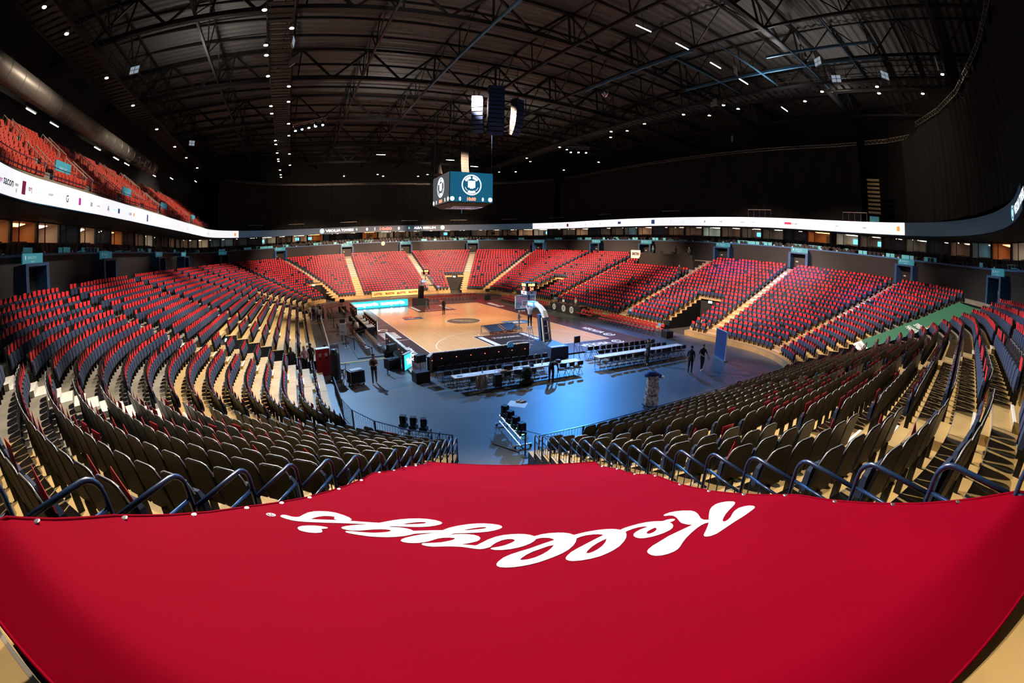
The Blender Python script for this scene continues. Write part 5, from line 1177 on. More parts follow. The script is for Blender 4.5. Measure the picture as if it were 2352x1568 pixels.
# banners, sign posts, roll-up
t = thing('lotto_banner', 'yellow cloth banner printed LOTTO in front of the far stand', 'banner', (-4.45, 29.45, .1)); mb = MB(); n = 40; vs = []
for j in range(5):
    for i in range(n+1): vs.append((8.0*i/n, .05*math.sin(i*.9)+.03*math.sin(j+i*.35), .95*j/4))
mb.add(vs, [(j*(n+1)+i, j*(n+1)+i+1, (j+1)*(n+1)+i+1, (j+1)*(n+1)+i) for j in range(4) for i in range(n)]); mb.build('cloth', mat('yellow_cloth', (.72, .52, .20), .7), t, True)
lt = mat('brown_print', (.20, .03, .02), .6)
for k, x in enumerate((1.1, 3.2, 5.2, 7.2)):
    mb = MB(); text_on(mb, 'LOTTO', (x, -.10, .52), (1, 0, 0), (0, 0, 1), h=.30, bold=.04); mb.build('lettering', lt, t)
    if k: mb = MB(); mb.add([(x-.75+.16*math.cos(a), -.10, .52+.18*math.sin(a)) for a in [q*2*PI/4+.0 for q in range(4)]], [(0, 1, 2, 3)]); mb.build('clover_emblem', lt, t)
t = thing('rollup_banner', 'tall dark blue roll-up banner with league logo right of the floor', 'banner', (10.55, -23.42, 0), math.atan2(-1.6, -.87)); bl2 = mat('deep_blue_banner', (.012, .050, .16), .5)
MB().box((0, 0, 1.10), (1.80, .02, 2.10)).build('sheet', bl2, t); MB().box((0, .02, .04), (1.95, .26, .08)).build('foot', steel, t); MB().box((.92, 0, 1.1), (.04, .04, 2.12)).build('edge_pole', white, t); MB().box((-.92, 0, 1.1), (.02, .03, 2.12)).build('edge_pole', steel, t); MB().box((0, 0, 2.17), (1.84, .04, .04)).build('top_bar', white, t)
mb = MB(); 
for x0, z0, w_, h_ in ((-.42, 1.45, .84, .03), (-.42, 1.83, .84, .03), (-.42, 1.45, .03, .41), (.39, 1.45, .03, .41)): mb.box((x0+w_/2, .014, z0+h_/2), (w_, .004, h_))
mb.build('logo_frame', white, t); mb = MB(); text_on(mb, 'BBL', (.14, .016, 1.58), (-1, 0, 0), (0, 0, 1), h=.14, bold=.04); text_on(mb, 'easyCredit', (.14, .016, 1.74), (-1, 0, 0), (0, 0, 1), h=.07); mb.build('logo_lettering', white, t)
MB().tube([(-.24, .012, 1.65), (-.24, .018, 1.65)], .14, 20).build('logo_ball', mat('orange_ball_print', (.85, .12, .04), .5), t)
for n_, (x, y, z, lab) in enumerate(((-4.0, -17.9, 1.45, 'blue sign on a thin post by the near baseline boards'), (14.6, -9.0, 1.5, 'small blue sign on a post in front of the right stand'), (13.2, -14.5, .95, 'small blue sign at the end of the red chairs'), (7.0, 28.9, 1.3, 'small blue sign left of the far passage'), (14.6, 5.0, 1.3, 'small blue sign behind the red chairs far right'))):
    t = thing('sign_post', lab, 'sign', (x, y, 0), 0 if n_ in (0, 3) else -PI/2); MB().cyl((0, 0, 0), (0, 0, z), .014, n=6).build('post', navym, t); MB().box((0, 0, z), (.42, .02, .28)).build('panel', mat('sky_blue_sign', (.04, .28, .55), .5, emit=.15, ecol=(.05, .35, .7)), t)
    mb = MB(); text_on(mb, '%d' % (17+n_), (0, -.012, z), (1, 0, 0), (0, 0, 1), h=.14); mb.build('number', white, t); MB().lathe([(.14, 0), (.14, .015)], 12).build('base', black, t)
t = thing('board_stand', 'black board on an A-frame stand beside the near hoop', 'stand', (1.1, -18.0, 0), .2); MB().box((0, 0, 1.35), (.55, .08, .45)).build('board', black, t)
for x in (-.28, .28): MB().cyl((x, .0, 0), (x, 0, 1.3), .016, n=6).build('leg', black, t); MB().cyl((x, -.7, 0), (x, 0, 1.1), .014, n=6).build('brace', black, t)
# things on the long press table
def on_table(name, x, y, build, label, cat): t = thing(name, label, cat, (x, y, .742)); build(t); return t
def laptop(t):
    MB().box((0, 0, .01), (.34, .24, .02)).build('base', steel, t); s = MB().add([(-.17, .12, .02), (.17, .12, .02), (.17, .2, .24), (-.17, .2, .24)], [(0, 1, 2, 3)]).build('screen', mat('laptop_screen', (.25, .5, .9), .4, emit=1.2, ecol=(.3, .55, .95)), t); MB().add([(-.175, .13, .015), (.175, .13, .015), (.175, .215, .245), (-.175, .215, .245)], [(3, 2, 1, 0)]).build('lid', black, t)
on_table('laptop', -2.75, -20.6, lambda t: (laptop(t), setattr(t, 'rotation_euler', (0, 0, PI))), 'open laptop with bright blue screen on the long press table', 'laptop')
on_table('camera_bag', -2.2, -20.6, lambda t: MB().lathe([(.16, 0), (.2, .08), (.15, .17), (.05, .2)], 12).build('body', black, t), 'black bag beside the laptop on the press table', 'bag')
on_table('water_bottle', -7.15, -20.6, lambda t: (MB().lathe([(.035, 0), (.035, .2), (.014, .25)], 10).build('body', mat('blue_bottle', (.05, .25, .40), .3), t), MB().lathe([(.016, .25), (.016, .28)], 8).build('cap', white, t)), 'blue bottle near the left end of the press table', 'bottle')
on_table('water_bottle', -3.3, -20.55, lambda t: (MB().lathe([(.035, 0), (.035, .18), (.014, .22)], 10).build('body', white, t), MB().lathe([(.016, .22), (.016, .25)], 8).build('cap', white, t)), 'pale bottle left of the laptop on the press table', 'bottle')
on_table('backpack', -5.6, -20.55, lambda t: (MB().box((0, 0, .12), (.55, .32, .24)).build('body', navyf, t), MB().box((0, -.17, .1), (.35, .04, .14)).build('pocket', black, t)), 'dark backpack lying on the long press table', 'bag')
on_table('cardboard_folder', -5.95, -20.75, lambda t: MB().box((0, 0, .05), (.45, .32, .02)).build('cover', mat('tan_folder', (.60, .38, .26), .6), t), 'tan folder leaning by the backpack on the press table', 'folder')
on_table('telephone', -4.05, -20.6, lambda t: (MB().box((0, 0, .06), (.2, .2, .12)).build('body', navyp, t), MB().bar((-.1, 0, .15), (.1, 0, .15), .05).build('handset', black, t)), 'dark phone under the blue sign on the press table', 'phone')
for k, x in enumerate((-8.5, -8.1, -7.6, -6.6, -5.0, -4.6, -3.7, -1.6, -1.2, 1.3, 2.4, 3.2, 4.6, 5.9, 6.6, 7.6, 8.4)):
    o = MB().box((0, 0, .004), (.30, .21, .008)).build('paper', mat('dark_sheet', (.1, .1, .11), .6) if k in (0, 4, 5) else white, None, None, (x, -20.6+rr.uniform(-.15, .15), .741), rr.uniform(-.4, .4)); tag(o, '%s sheet on the press tables, %s from left' % ('dark' if k in (0, 4, 5) else 'white', ordinal(k+1)), 'paper', 'sheets on the press tables')
t = thing('jacket', 'beige jacket hung over a chair at the press table', 'jacket', (-7.55, -21.35, 0)); cl = mat('beige_jacket', (.42, .36, .24), .8)
mb = MB(); vs = []
for j, (w_, d, z) in enumerate(((.27, .02, .90), (.30, .06, .86), (.29, .10, .62), (.31, .12, .38), (.28, .13, .14))):
    for i in range(9): vs.append((-w_+2*w_*i/8, -.05-d-.03*math.sin(i*1.6+j), z))
mb.add(vs, [(j*9+i, j*9+i+1, j*9+10+i, j*9+9+i) for j in range(4) for i in range(8)]); mb.build('body', cl, t, True); MB().tube([(-.30, -.12, .84), (-.36, -.2, .6), (-.34, -.22, .3)], [.07, .06, .05], 8).build('sleeve', cl, t, True); MB().tube([(.28, -.12, .84), (.22, -.24, .55)], [.07, .05], 8).build('sleeve', mat('cream_sleeve', (.66, .60, .45), .8), t, True); MB().bar((.02, -.24, .82), (.05, -.24, .25), .03).build('lanyard', mat('cyan_lanyard', (.2, .5, .55), .6), t)
t = thing('suitcase', 'black wheeled suitcase standing by the press table', 'suitcase', (-6.55, -21.25, 0)); MB().box((0, 0, .42), (.42, .28, .68)).build('shell', black, t); MB().tube([(-.1, .1, .76), (-.1, .1, .95), (.1, .1, .95), (.1, .1, .76)], .012, 5).build('handle', steel, t)
for x in (-.15, .15): MB().cyl((x-.02, 0, .04), (x+.02, 0, .04), .04, n=8).build('wheel', black, t)
t = thing('duffel_bag', 'large black bag on the floor under the press table', 'bag', (-4.9, -21.55, 0), .1); MB().tube([(-.42, 0, .2), (-.3, 0, .2), (.3, 0, .2), (.42, 0, .2)], [.12, .2, .2, .12], 12).build('body', black, t, True); MB().tube([(-.2, .1, .3), (-.1, .1, .5), (.1, .1, .5), (.2, .1, .3)], .015, 5).build('handle', black, t)
t = thing('office_chair', 'dark green upholstered chair at the press table', 'chair', (-4.85, -21.2, 0)); dg = mat('dark_olive_fabric', (.020, .028, .024), .9); MB().tube([(0, -.22, .45), (0, -.25, .7), (0, -.24, .98)], [.26, .30, .22], 12).build('backrest', dg, t, True); MB().box((0, .05, .45), (.5, .5, .1)).build('seat', dg, t); MB().cyl((0, 0, .05), (0, 0, .4), .04, n=8).build('column', black, t)
for a in range(5): MB().bar((0, 0, .06), (.28*math.cos(a*1.257), .28*math.sin(a*1.257), .04), .04).build('foot', black, t)
# floor clutter
t = thing('floor_map', 'white printed sheets spread on the blue-lit floor', 'paper', (-6.85, -24.05, 0), .05); MB().add([(-.55, .05, .004), (.02, -.62, .004), (.55, -.1, .004), (.02, .6, .004)], [(0, 1, 2, 3)]).build('sheet', mat('poster_white', (.62, .58, .56), .6, noise=(6, .12)), t); MB().add([(-.5, .16, .007), (-.1, -.4, .007), (.4, .1, .007), (-.02, .62, .007)], [(0, 1, 2, 3)]).build('sheet', mat('poster_white', (1, 1, 1)), t)
for k, (x, y, r) in enumerate(((.22, .3, .5), (.36, .12, .1))): tag(MB().box((0, 0, .04), (.34, .12, .06)).build('wooden_box', mat('light_wood_box', (.50, .27, .12), .6), None, None, (-6.85+x, -24.05+y, .008), r), 'small wooden box lying on the white sheets, %s one' % ('upper' if k == 0 else 'lower'), 'box')
alt = mat('bright_alu_truss', (.62, .63, .64), .3, .8)
def lamp_truss(p0, p1, n, label):
    p0 = Vector(p0); p1 = Vector(p1); t = thing('lighting_truss', label, 'truss', p0, math.atan2(p1.y-p0.y, p1.x-p0.x)); L = (p1-p0).length
    for y in (-.14, .14):
        for z in (.16, .44): MB().cyl((0, y, z), (L, y, z), .025, n=6).build('chord', alt, t)
    k = 0; x = 0
    while x < L-.1:
        for y in (-.14, .14): MB().bar((x, y, .16), (min(x+.2, L), y, .44), .016).build('brace', alt, t); MB().bar((min(x+.2, L), y, .44), (min(x+.4, L), y, .16), .016).build('brace', alt, t)
        MB().bar((x, -.14, .44), (x, .14, .44), .016).build('cross_brace', alt, t); x += .4
    for x in (.15, L-.15):
        MB().box((x, 0, .12), (.08, .7, .05)).build('outrigger', alt, t)
        for y in (-.32, .32): MB().cyl((x-.02, y, .05), (x+.02, y, .05), .05, n=10).build('castor', black, t)
    for k in range(n):
        q = p0+(p1-p0)*((k+.5)/n); h = thing('moving_head_light', '%s moving-head lamp standing on the %s' % (ordinal(k+1), 'near floor truss' if 'gap' in label else 'truss behind the left fence'), 'stage light', (q.x, q.y, .465), math.atan2(p1.y-p0.y, p1.x-p0.x)+.1*k, 'moving-head lamps on floor trusses')
        MB().box((0, 0, .07), (.30, .28, .14)).build('base', black, h)
        for y in (-.15, .15): MB().box((0, y, .28), (.12, .04, .32)).build('yoke_arm', black, h)
        MB().box((0, 0, .36), (.24, .24, .30), .3).build('head', blackp, h); MB().cyl((.13, 0, .36), (.17, 0, .36), .09, n=12).build('lens', mat('lamp_lens', (.05, .07, .09), .1), h)
        MB().box((-.152, 0, .07), (.005, .10, .04)).build('display', mat('green_display', (.2, .9, .4), .4, emit=2, ecol=(.2, 1, .4)), h)
lamp_truss((-9.02, -28.55, 0), (-8.62, -25.95, 0), 4, 'wheeled aluminium truss with moving heads by the fence gap'); lamp_truss((-13.05, -25.4, 0), (-12.05, -26.35, 0), 3, 'aluminium truss with lamps stored behind the left fence')
tag(MB().tube([(-9.1, -28.4, .2), (-9.35, -28.75, .03), (-9.6, -28.2, .02), (-9.9, -27.6, .02), (-9.75, -27.1, .02)], .02, 6).build('cable', black), 'thick black cable curling on the floor by the near truss', 'cable')
tag(MB().tube([(-8.55, -26.2, .02), (-7.6, -28, .012), (-7.1, -29.5, .012)], .008, 5).build('cable', black), 'thin black cable running from the truss to the fence', 'cable')
barrier(-9.3, -29.1, 'black belt barrier post beside the floor truss at the gap')
for k, (x, y, s) in enumerate(((-8.7, -29.7, .3), (-8.4, -30.1, .25), (-11.3, -30.3, .22))): tag(MB().lathe([(.16, 0), (.18, .1*s*3), (.12, .5*s*3), (.05, .55*s*3)], 12).build('cable_bag', black, None, False, (x, y, 0)), 'dark sack on the floor inside the passage mouth, %s one' % ordinal(k+1), 'bag')
t = thing('wrapped_trolley', 'film-wrapped trolley of boxes with blue cloth on top', 'trolley', (-1.5, -27.75, 0), -.3); wr = mat('stretch_film', (.42, .36, .32), .12, noise=(7, .85), bump=(9, .9, .08)); 
MB().box((0, 0, .12), (.66, .62, .06)).build('platform', navyp, t)
for x in (-.25, .25):
    for y in (-.22, .22): MB().cyl((x-.02, y, .05), (x+.02, y, .05), .05, n=8).build('castor', black, t)
for k, (z, s, o_) in enumerate(((.43, .58, 0), (.98, .54, .02), (1.38, .48, .0))):
    m_ = MB(); m_.tube([(o_, 0, z-.27+.02), (o_, 0, z-.15), (o_, 0, z+.12), (o_, 0, z+.24)], [s*.60, s*.66, s*.64, s*.54], 9); m_.build('wrapped_box', wr, t)
MB().tube([(-.3, .1, .70), (0, -.36, .78), (.3, -.1, .84)], .02, 5).build('red_strap', mat('red_strap', (.6, .03, .05), .5), t)
MB().tube([(-.42, .1, 1.62), (-.2, 0, 1.72), (.1, .02, 1.70), (.40, -.1, 1.58)], [.08, .13, .14, .09], 9).build('blue_cloth', mat('blue_cloth', (.015, .07, .28), .8), t, True); MB().lathe([(.05, 0), (.1, .06), (.09, .14), (.03, .17)], 10, (.46, -.12, 1.46)).build('white_roll', white, t)
t = thing('flight_case', 'black flight case with silver edges at the left of the floor', 'case', (-13.65, -17.45, 0), .25); MB().box((0, 0, .52), (.85, .62, .72)).build('body', black, t)
for z in (.17, .88):
    for a, b in (((-.43, -.31), (.43, -.31)), ((.43, -.31), (.43, .31)), ((.43, .31), (-.43, .31)), ((-.43, .31), (-.43, -.31))): MB().bar((*a, z), (*b, z), .035).build('edge', steel, t)
for a in ((-.43, -.31), (.43, -.31), (.43, .31), (-.43, .31)): MB().bar((*a, .17), (*a, .88), .035).build('edge', steel, t); MB().cyl((a[0]*.85-.03, a[1]*.8, .06), (a[0]*.85+.03, a[1]*.8, .06), .06, n=8).build('castor', black, t)
MB().box((0, 0, .91), (.7, .45, .03)).build('lid_pad', mat('grey_lid', (.35, .35, .33), .6), t)
t = thing('bicycle', 'bicycle leaning beside the flight case', 'bicycle', (-14.25, -16.9, 0), 1.2); 
for x in (-.52, .52):
    MB().tube([(x+.33*math.cos(a), 0, .34+.33*math.sin(a)) for a in [k*PI/12 for k in range(24)]], .02, 5, True).build('wheel', black, t)
for a, b in (((-.52, .34), (-.1, .3)), ((-.1, .3), (-.22, .85)), ((-.22, .8), (.36, .82)), ((-.1, .3), (.38, .78)), ((.52, .34), (.36, .98)), ((-.52, .34), (-.2, .78))): MB().cyl((a[0], 0, a[1]), (b[0], 0, b[1]), .018, n=6).build('frame_tube', mat('bike_grey', (.10, .11, .12), .4), t)
MB().tube([(.36, -.28, 1.05), (.38, 0, 1.0), (.36, .28, 1.05)], .016, 6).build('handlebar', black, t); MB().box((-.24, 0, .90), (.26, .12, .06)).build('saddle', black, t); MB().box((.4, 0, 1.08), (.06, .08, .05)).build('red_lamp', mat('red_print', (.6, .02, .02)), t)
t = thing('cover_bundle', 'tall black wrapped bundle standing on a dolly at the left fence', 'bundle', (-14.7, -16.2, 0)); MB().box((0, 0, .1), (.7, .8, .08)).build('dolly', steel, t); MB().tube([(0, 0, .12), (0, 0, .4), (.02, 0, 1.6), (.02, 0, 1.92)], [.30, .32, .30, .24], 12).build('wrap', mat('dark_wrap', (.012, .015, .02), .45), t, True); MB().box((.05, -.25, 1.75), (.08, .1, .3)).build('green_tag', mat('green_tag', (.02, .2, .15), .5), t)
t = thing('covered_drum', 'black cloth-covered drum kit case left of the sideline boards', 'case', (-10.5, -11.6, .06)); MB().tube([(0, -.55, .35), (0, -.4, .38), (0, .4, .38), (0, .55, .35)], [.28, .36, .36, .28], 12).build('cover', black, t, True); mb = MB(); text_on(mb, 'Hamburg', (0, -.56, .40), (1, 0, 0), (0, 0, 1), h=.09); mb.build('lettering', white, t)
# fire cabinet, notice boards
t = thing('red_cabinet', 'red cabinet with white pictograms beside the left stand', 'cabinet', (-15.35, -14.6, 0), .15); rd = mat('cabinet_red', (.58, .012, .015), .45)
MB().box((0, 0, .85), (.85, .45, 1.7)).build('body', rd, t); MB().box((0, 0, 1.72), (.88, .48, .04)).build('top', white, t)
for x in (-.2, .2): MB().box((x, -.23, 1.35), (.18, .008, .2)).build('pictogram', mat('pale_pictogram', (.6, .62, .42), .5) if x < 0 else white, t); MB().box((x, -.23, 1.12), (.14, .01, .10)).build('slot', black, t)
for n_, (x, y) in enumerate(((-14.45, -13.2), (-12.95, -4.9))):
    t = thing('notice_board', 'pale standing notice board with printed lists, %s one' % ('near' if n_ == 0 else 'far'), 'sign', (x, y, 0), .1); MB().box((0, 0, 1.15), (.62, .03, .95)).build('sheet', mat('pale_blue_sheet', (.48, .53, .60), .6), t)
    for z in (.85, 1.0, 1.15, 1.3, 1.45): MB().box((0, -.018, z), (.45, .004, .05)).build('text_line', mat('grey_line', (.2, .25, .32), .6), t)
    for s in (-.28, .28): MB().cyl((s, 0, 0), (s, 0, .7), .014, n=6).build('leg', steel, t)
for k, y in enumerate((-1.6, -.3, 3.0)):
    t = thing('swivel_chair', 'swivel chair behind the scorers table, %s from the near end' % ordinal(k+1), 'chair', (-11.1, y, ZC), -PI/2+.2*k); MB().tube([(0, -.2, .5), (0, -.24, .75), (0, -.23, 1.0)], [.2, .24, .18], 10).build('backrest', mat('white_mesh', (.55, .56, .55), .6) if k == 0 else black, t, True); MB().box((0, .05, .46), (.46, .46, .08)).build('seat', navyp, t); MB().cyl((0, 0, .04), (0, 0, .44), .035, n=6).build('column', black, t)
    for a in range(5): MB().bar((0, 0, .05), (.26*math.cos(a*1.257), .26*math.sin(a*1.257), .03), .04).build('foot', black, t)
t = thing('equipment_cart', 'equipment cart with dark bags behind the team bench', 'cart', (-12.4, .9, 0)); MB().box((0, 0, .75), (.7, 1.0, .05)).build('top', ttop, t); MB().box((0, 0, .25), (.7, 1.0, .05)).build('shelf', black, t); MB().box((0, .1, .95), (.5, .6, .35)).build('bag', black, t)
for x in (-.3, .3):
    for y in (-.45, .45): MB().cyl((x, y, 0), (x, y, .75), .02, n=6).build('leg', steel, t)
# media platform at the top of the right stand
t = thing('media_platform', 'black media platform with desk at the top of the right stand', 'platform', (30.4, -.8, zrow(15))); MB().box((0, 0, .75), (3.4, 10.2, 1.5)).build('body', black, t); MB().box((-1.3, 0, 1.85), (.5, 9.6, .7)).build('desk', black, t)
for k, y in enumerate((-3.5, -1.2, 1.0, 3.3)): MB().box((-1.3, y, 2.35), (.05, .5, .32)).build('screen', mat('dim_screen', (.02, .03, .04), .3), t)
t = thing('white_sign_board', 'white board lettered DIRECTION at the top of the right stand', 'sign', (28.9, 5.25, zrow(17)), PI/2+.0); MB().box((0, 0, 1.25), (2.0, .05, 1.2)).build('board', white, t); mb = MB(); text_on(mb, 'DIRECTION', (0, .03, 1.3), (-1, 0, 0), (0, 0, 1), h=.42, w=1.5, bold=.06); mb.build('lettering', black, t)
for x in (-.9, .9): MB().box((x, 0, .33), (.05, .05, .66)).build('leg', black, t)
# exit lamps in the passages, green clover signs
for n_, (reg, v, o_, z) in enumerate((('right', -14.1, 6.2, 2.7), ('left', -14.1, 6.2, 2.7), ('RN', 18, 5.5, 2.5), ('LN', 27, 5.6, 2.5), ('right', 14.1, 6.2, 2.6))):
    c, nn = ring_pt(U(reg, v), o_, z); t = thing('exit_sign', 'small lit green-white exit sign over the %s passage' % ('right side', 'left side', 'far right corner', 'far left corner', 'far right side')[n_], 'sign', c, math.atan2(nn.y, nn.x)-PI/2); MB().box((0, .06, 0), (.45, .06, .22)).build('box', mat('exit_glow', (.5, 1, .75), .5, emit=4, ecol=(.55, 1, .8)), t)
# ------------------------------------------------------------------ scoreboard cube
t = thing('scoreboard', 'four-sided hanging scoreboard cube showing round club emblem and 10:00', 'scoreboard', (.05, .45, 12.06)); sx, sy, sh = 2.30, 2.55, 3.06
MB().box((0, 0, sh/2), (sx*2-.1, sy*2-.1, sh-.1)).build('housing', black, t)
sblue = mat('screen_petrol', (.01, .09, .16), .4, emit=.42, ecol=(.012, .16, .30)); sgrey = mat('screen_grey', (.05, .05, .06), .4, emit=.14, ecol=(.4, .43, .48)); wem = mat('screen_white', (.9, .95, 1), .4, emit=1.3, ecol=(.85, .95, 1)); orr = mat('screen_orange', (1, .35, .15), .4, emit=1.3, ecol=(1, .30, .14))
for nx, ny, ex, half, m_ in ((0, -1, (1, 0, 0), sx, sblue), (-1, 0, (0, -1, 0), sy, sgrey), (1, 0, (0, 1, 0), sy, sblue), (0, 1, (-1, 0, 0), sx, sblue)):
    n3 = Vector((nx, ny, 0)); e3 = Vector(ex); d = sy if ny else sx; c = n3*d
    face = MB().add([c-e3*(half-.06)+Vector((0, 0, .04)), c+e3*(half-.06)+Vector((0, 0, .04)), c+e3*(half-.06)+Vector((0, 0, sh-.04)), c-e3*(half-.06)+Vector((0, 0, sh-.04))], [(0, 1, 2, 3)]).build('screen', m_, t)
    q = c+n3*.012+Vector((0, 0, 1.75)); mb = MB()
    def ringd(r0, r1, a0=0, a1=360):
        A = [(a0+(a1-a0)*k/36)*D2R for k in range(37)]; P = [q+e3*r0*math.cos(a)+Vector((0, 0, r0*math.sin(a))) for a in A]+[q+e3*r1*math.cos(a)+Vector((0, 0, r1*math.sin(a))) for a in A]
        mb.add(P, [(i, i+1, 38+i, 37+i) for i in range(36)])
    ringd(1.04, .93); ringd(.74, .70, 200, 232); ringd(.74, .70, 308, 340)
    for a, b in ((38, 82), (98, 148), (240, 300)): ringd(.86, .62, a, b)
    for x in (-.3, -.1, .1, .3): mb.add([q+e3*(x+dx)+Vector((0, 0, z)) for dx, z in ((-.085, .42), (.085, .42), (.085, -.42+abs(x)*.5), (-.085, -.42+abs(x)*.5))], [(0, 1, 2, 3)])
    mb.build('club_emblem', wem, face); mb = MB(); zq = c+n3*.012+Vector((0, 0, .33))
    text_on(mb, '10:00', zq, ex, (0, 0, 1), h=.36, w=.92, bold=.04); mb.build('game_time', orr, face)
    for x in (-1.2, 1.2): mb = MB(); text_on(mb, '0', zq+e3*x*half/sx, ex, (0, 0, 1), h=.40, w=.22, bold=.04); mb.build('score_digit', wem, face)
    for x in (-2.0, 2.0): mb = MB(); mb.add([zq+e3*(x*half/sx+.22*math.cos(a))+Vector((0, 0, .22*math.sin(a))) for a in [k*PI/10 for k in range(20)]], [tuple(range(20))]); mb.build('team_badge', wem, face)
MB().add([(-1.7, -1.7, -.35), (1.7, -1.7, -.35), (1.7, 1.7, -.35), (-1.7, 1.7, -.35), (-2.1, -2.3, 0), (2.1, -2.3, 0), (2.1, 2.3, 0), (-2.1, 2.3, 0)], [(3, 2, 1, 0), (0, 1, 5, 4), (1, 2, 6, 5), (2, 3, 7, 6), (3, 0, 4, 7)]).build('underside_screen', black, t)
mb = MB(); text_on(mb, 'TOWERS', (0, -.3, -.36), (1, 0, 0), (0, -1, 0), h=.5, bold=.03)
for a, b in (((-1.6, -1.6), (1.6, -1.6)), ((1.6, -1.6), (1.6, .4)), ((-1.6, .5), (1.6, .5))): mb.bar((*a, -.36), (*b, -.36), .08, .01)
mb.build('underside_lettering', mat('lilac_led', (.6, .55, .75), .4, emit=.6, ecol=(.65, .6, .85)), t)
MB().cyl((0, 0, -.9), (0, 0, -.35), .02, n=6).build('pendant', mat('cyan_pendant', (.1, .4, .5), .4, emit=.4), t)
for x, y in ((-2.2, -2.4), (2.2, -2.4), (-2.2, 2.4), (2.2, 2.4)): MB().cyl((x, y, sh), (x, y, 12.4), .022, n=5).build('cable', mat('steel_cable_blue', (.10, .22, .40), .4, .4), t)
# ------------------------------------------------------------------ flown line-array loudspeakers
spb = mat('array_black', (.012, .012, .014), .6); spf = mat('array_grille_blue', (.015, .05, .16), .5)
def line_array(x, y, z, rz, n, label, bend=.06, wd=1.1):
    t = thing('line_array', label, 'loudspeaker', (x, y, z), rz)
    a = 0; p = Vector((0, 0, 0))
    for k in range(n):
        h = .42; c, s = math.cos(a), math.sin(a)
        b = Matrix.Rotation(-a, 4, 'X')
        o = MB().box((0, 0, -h/2), (wd, .75, h-.03)).build('cabinet', spb, t); o.matrix_basis = Matrix.Translation(p) @ b
        g = MB().box((0, .38, -h/2), (wd-.1, .02, h-.1)).build('grille', spf, o)
        p = p+(b @ Vector((0, 0, -h))); a += bend*k/n
    MB().cyl((0, 0, 0), (0, 0, 26.2-z), .03, n=5).build('hanger', black, t)
line_array(-.2, -3.9, 22.6, 2.6, 9, 'curved line array left of the roof cluster, blue grilles', .16); line_array(.9, -5.6, 23.3, 2.9, 12, 'tall straight line array in the middle of the roof cluster', .05, 1.5); line_array(3.4, -5.2, 22.4, 3.5, 9, 'curved line array right of the roof cluster', .16)
line_array(1.4, 13.5, 21.6, .5, 10, 'dim line array hanging left behind the scoreboard', .1); line_array(5.6, 14.0, 21.6, .0, 10, 'dim line array hanging right behind the scoreboard', .1)
# ------------------------------------------------------------------ lamps on the catwalks
lens = mat('warm_lamp_lens', (1, .9, .7), .4, emit=60, ecol=(1, .84, .56)); lampb = mat('lamp_body_grey', (.25, .25, .24), .5, .3)
fl = thing('floodlight', 'x', 'floodlight'); MB().lathe([(.06, .26), (.15, .12), (.17, .02), (.17, 0)], 12).build('housing', lampb, fl); MB().lathe([(.15, -.015), (.15, .0)], 12).build('lens', lens, fl); MB().tube([(-.2, 0, .1), (-.2, 0, .42), (.2, 0, .42), (.2, 0, .1)], .015, 5).build('bracket', black, fl); MB().cyl((0, 0, .42), (0, 0, .8), .02, n=5).build('hook', black, fl)
LAMPS = [('left edge of the lit catwalk', [(-19.9, y, 22.4) for y in (-18.0, -13.0, -11.3, -7.2, .5, 2.9, 14.0, 16.0, 20.9, 25.0, 26.5, 33.6, 38.0, 40.5)]),
         ('right edge of the lit catwalk', [(-18.1, y, 22.4) for y in (-15.4, -4.6, -.5, 6.9, 12.0, 22.0, 30.0)]),
         ('catwalk over the left stand', [(-32.4, y, 21.6) for y in (-25.2, -21.5, -13.6, -6.8, 1.1, 8.9, 15.1, 22.1)]),
         ('right lighting catwalk', [(18.6, -7.1, 22.4), (19.4, -3.3, 22.4), (18.3, -1.6, 22.4), (20.1, .6, 22.4), (18.35, 9.7, 22.4), (20.1, 10.4, 22.4), (18.3, -18.5, 22.4), (19.9, -19.2, 22.4), (20.3, -15.2, 22.4), (18.6, -13.0, 22.4), (20.3, -26.7, 22.4), (18.5, -29.3, 22.4), (18.3, -34.8, 22.4), (19.7, -34.6, 22.4), (19.9, -38.9, 22.4), (16.1, -41.4, 22.4), (18.4, 19.1, 22.4), (20.3, 21.2, 22.4), (20.3, 32.8, 22.4)]),
         ('far cross rig', [(-8, 39, 21.8), (-1.9, 37.5, 21.8), (-.5, 39.3, 21.8), (6.2, 38.8, 21.8), (7.4, 36.6, 21.8), (21.4, 28.3, 21.8), (27.5, 21.9, 21.8), (27.5, 12.2, 21.8)])]
first = True
for where, L in LAMPS:
    for k, p in enumerate(L):
        lab = 'glowing warm floodlight on the %s, %s one' % (where, ordinal(k+1))
        if first: fl.location = p; fl['label'] = lab; fl['group'] = 'warm floodlights under the roof'; first = False
        else: dup(fl, p, (k*1.3) % 6, lab, 'warm floodlights under the roof')
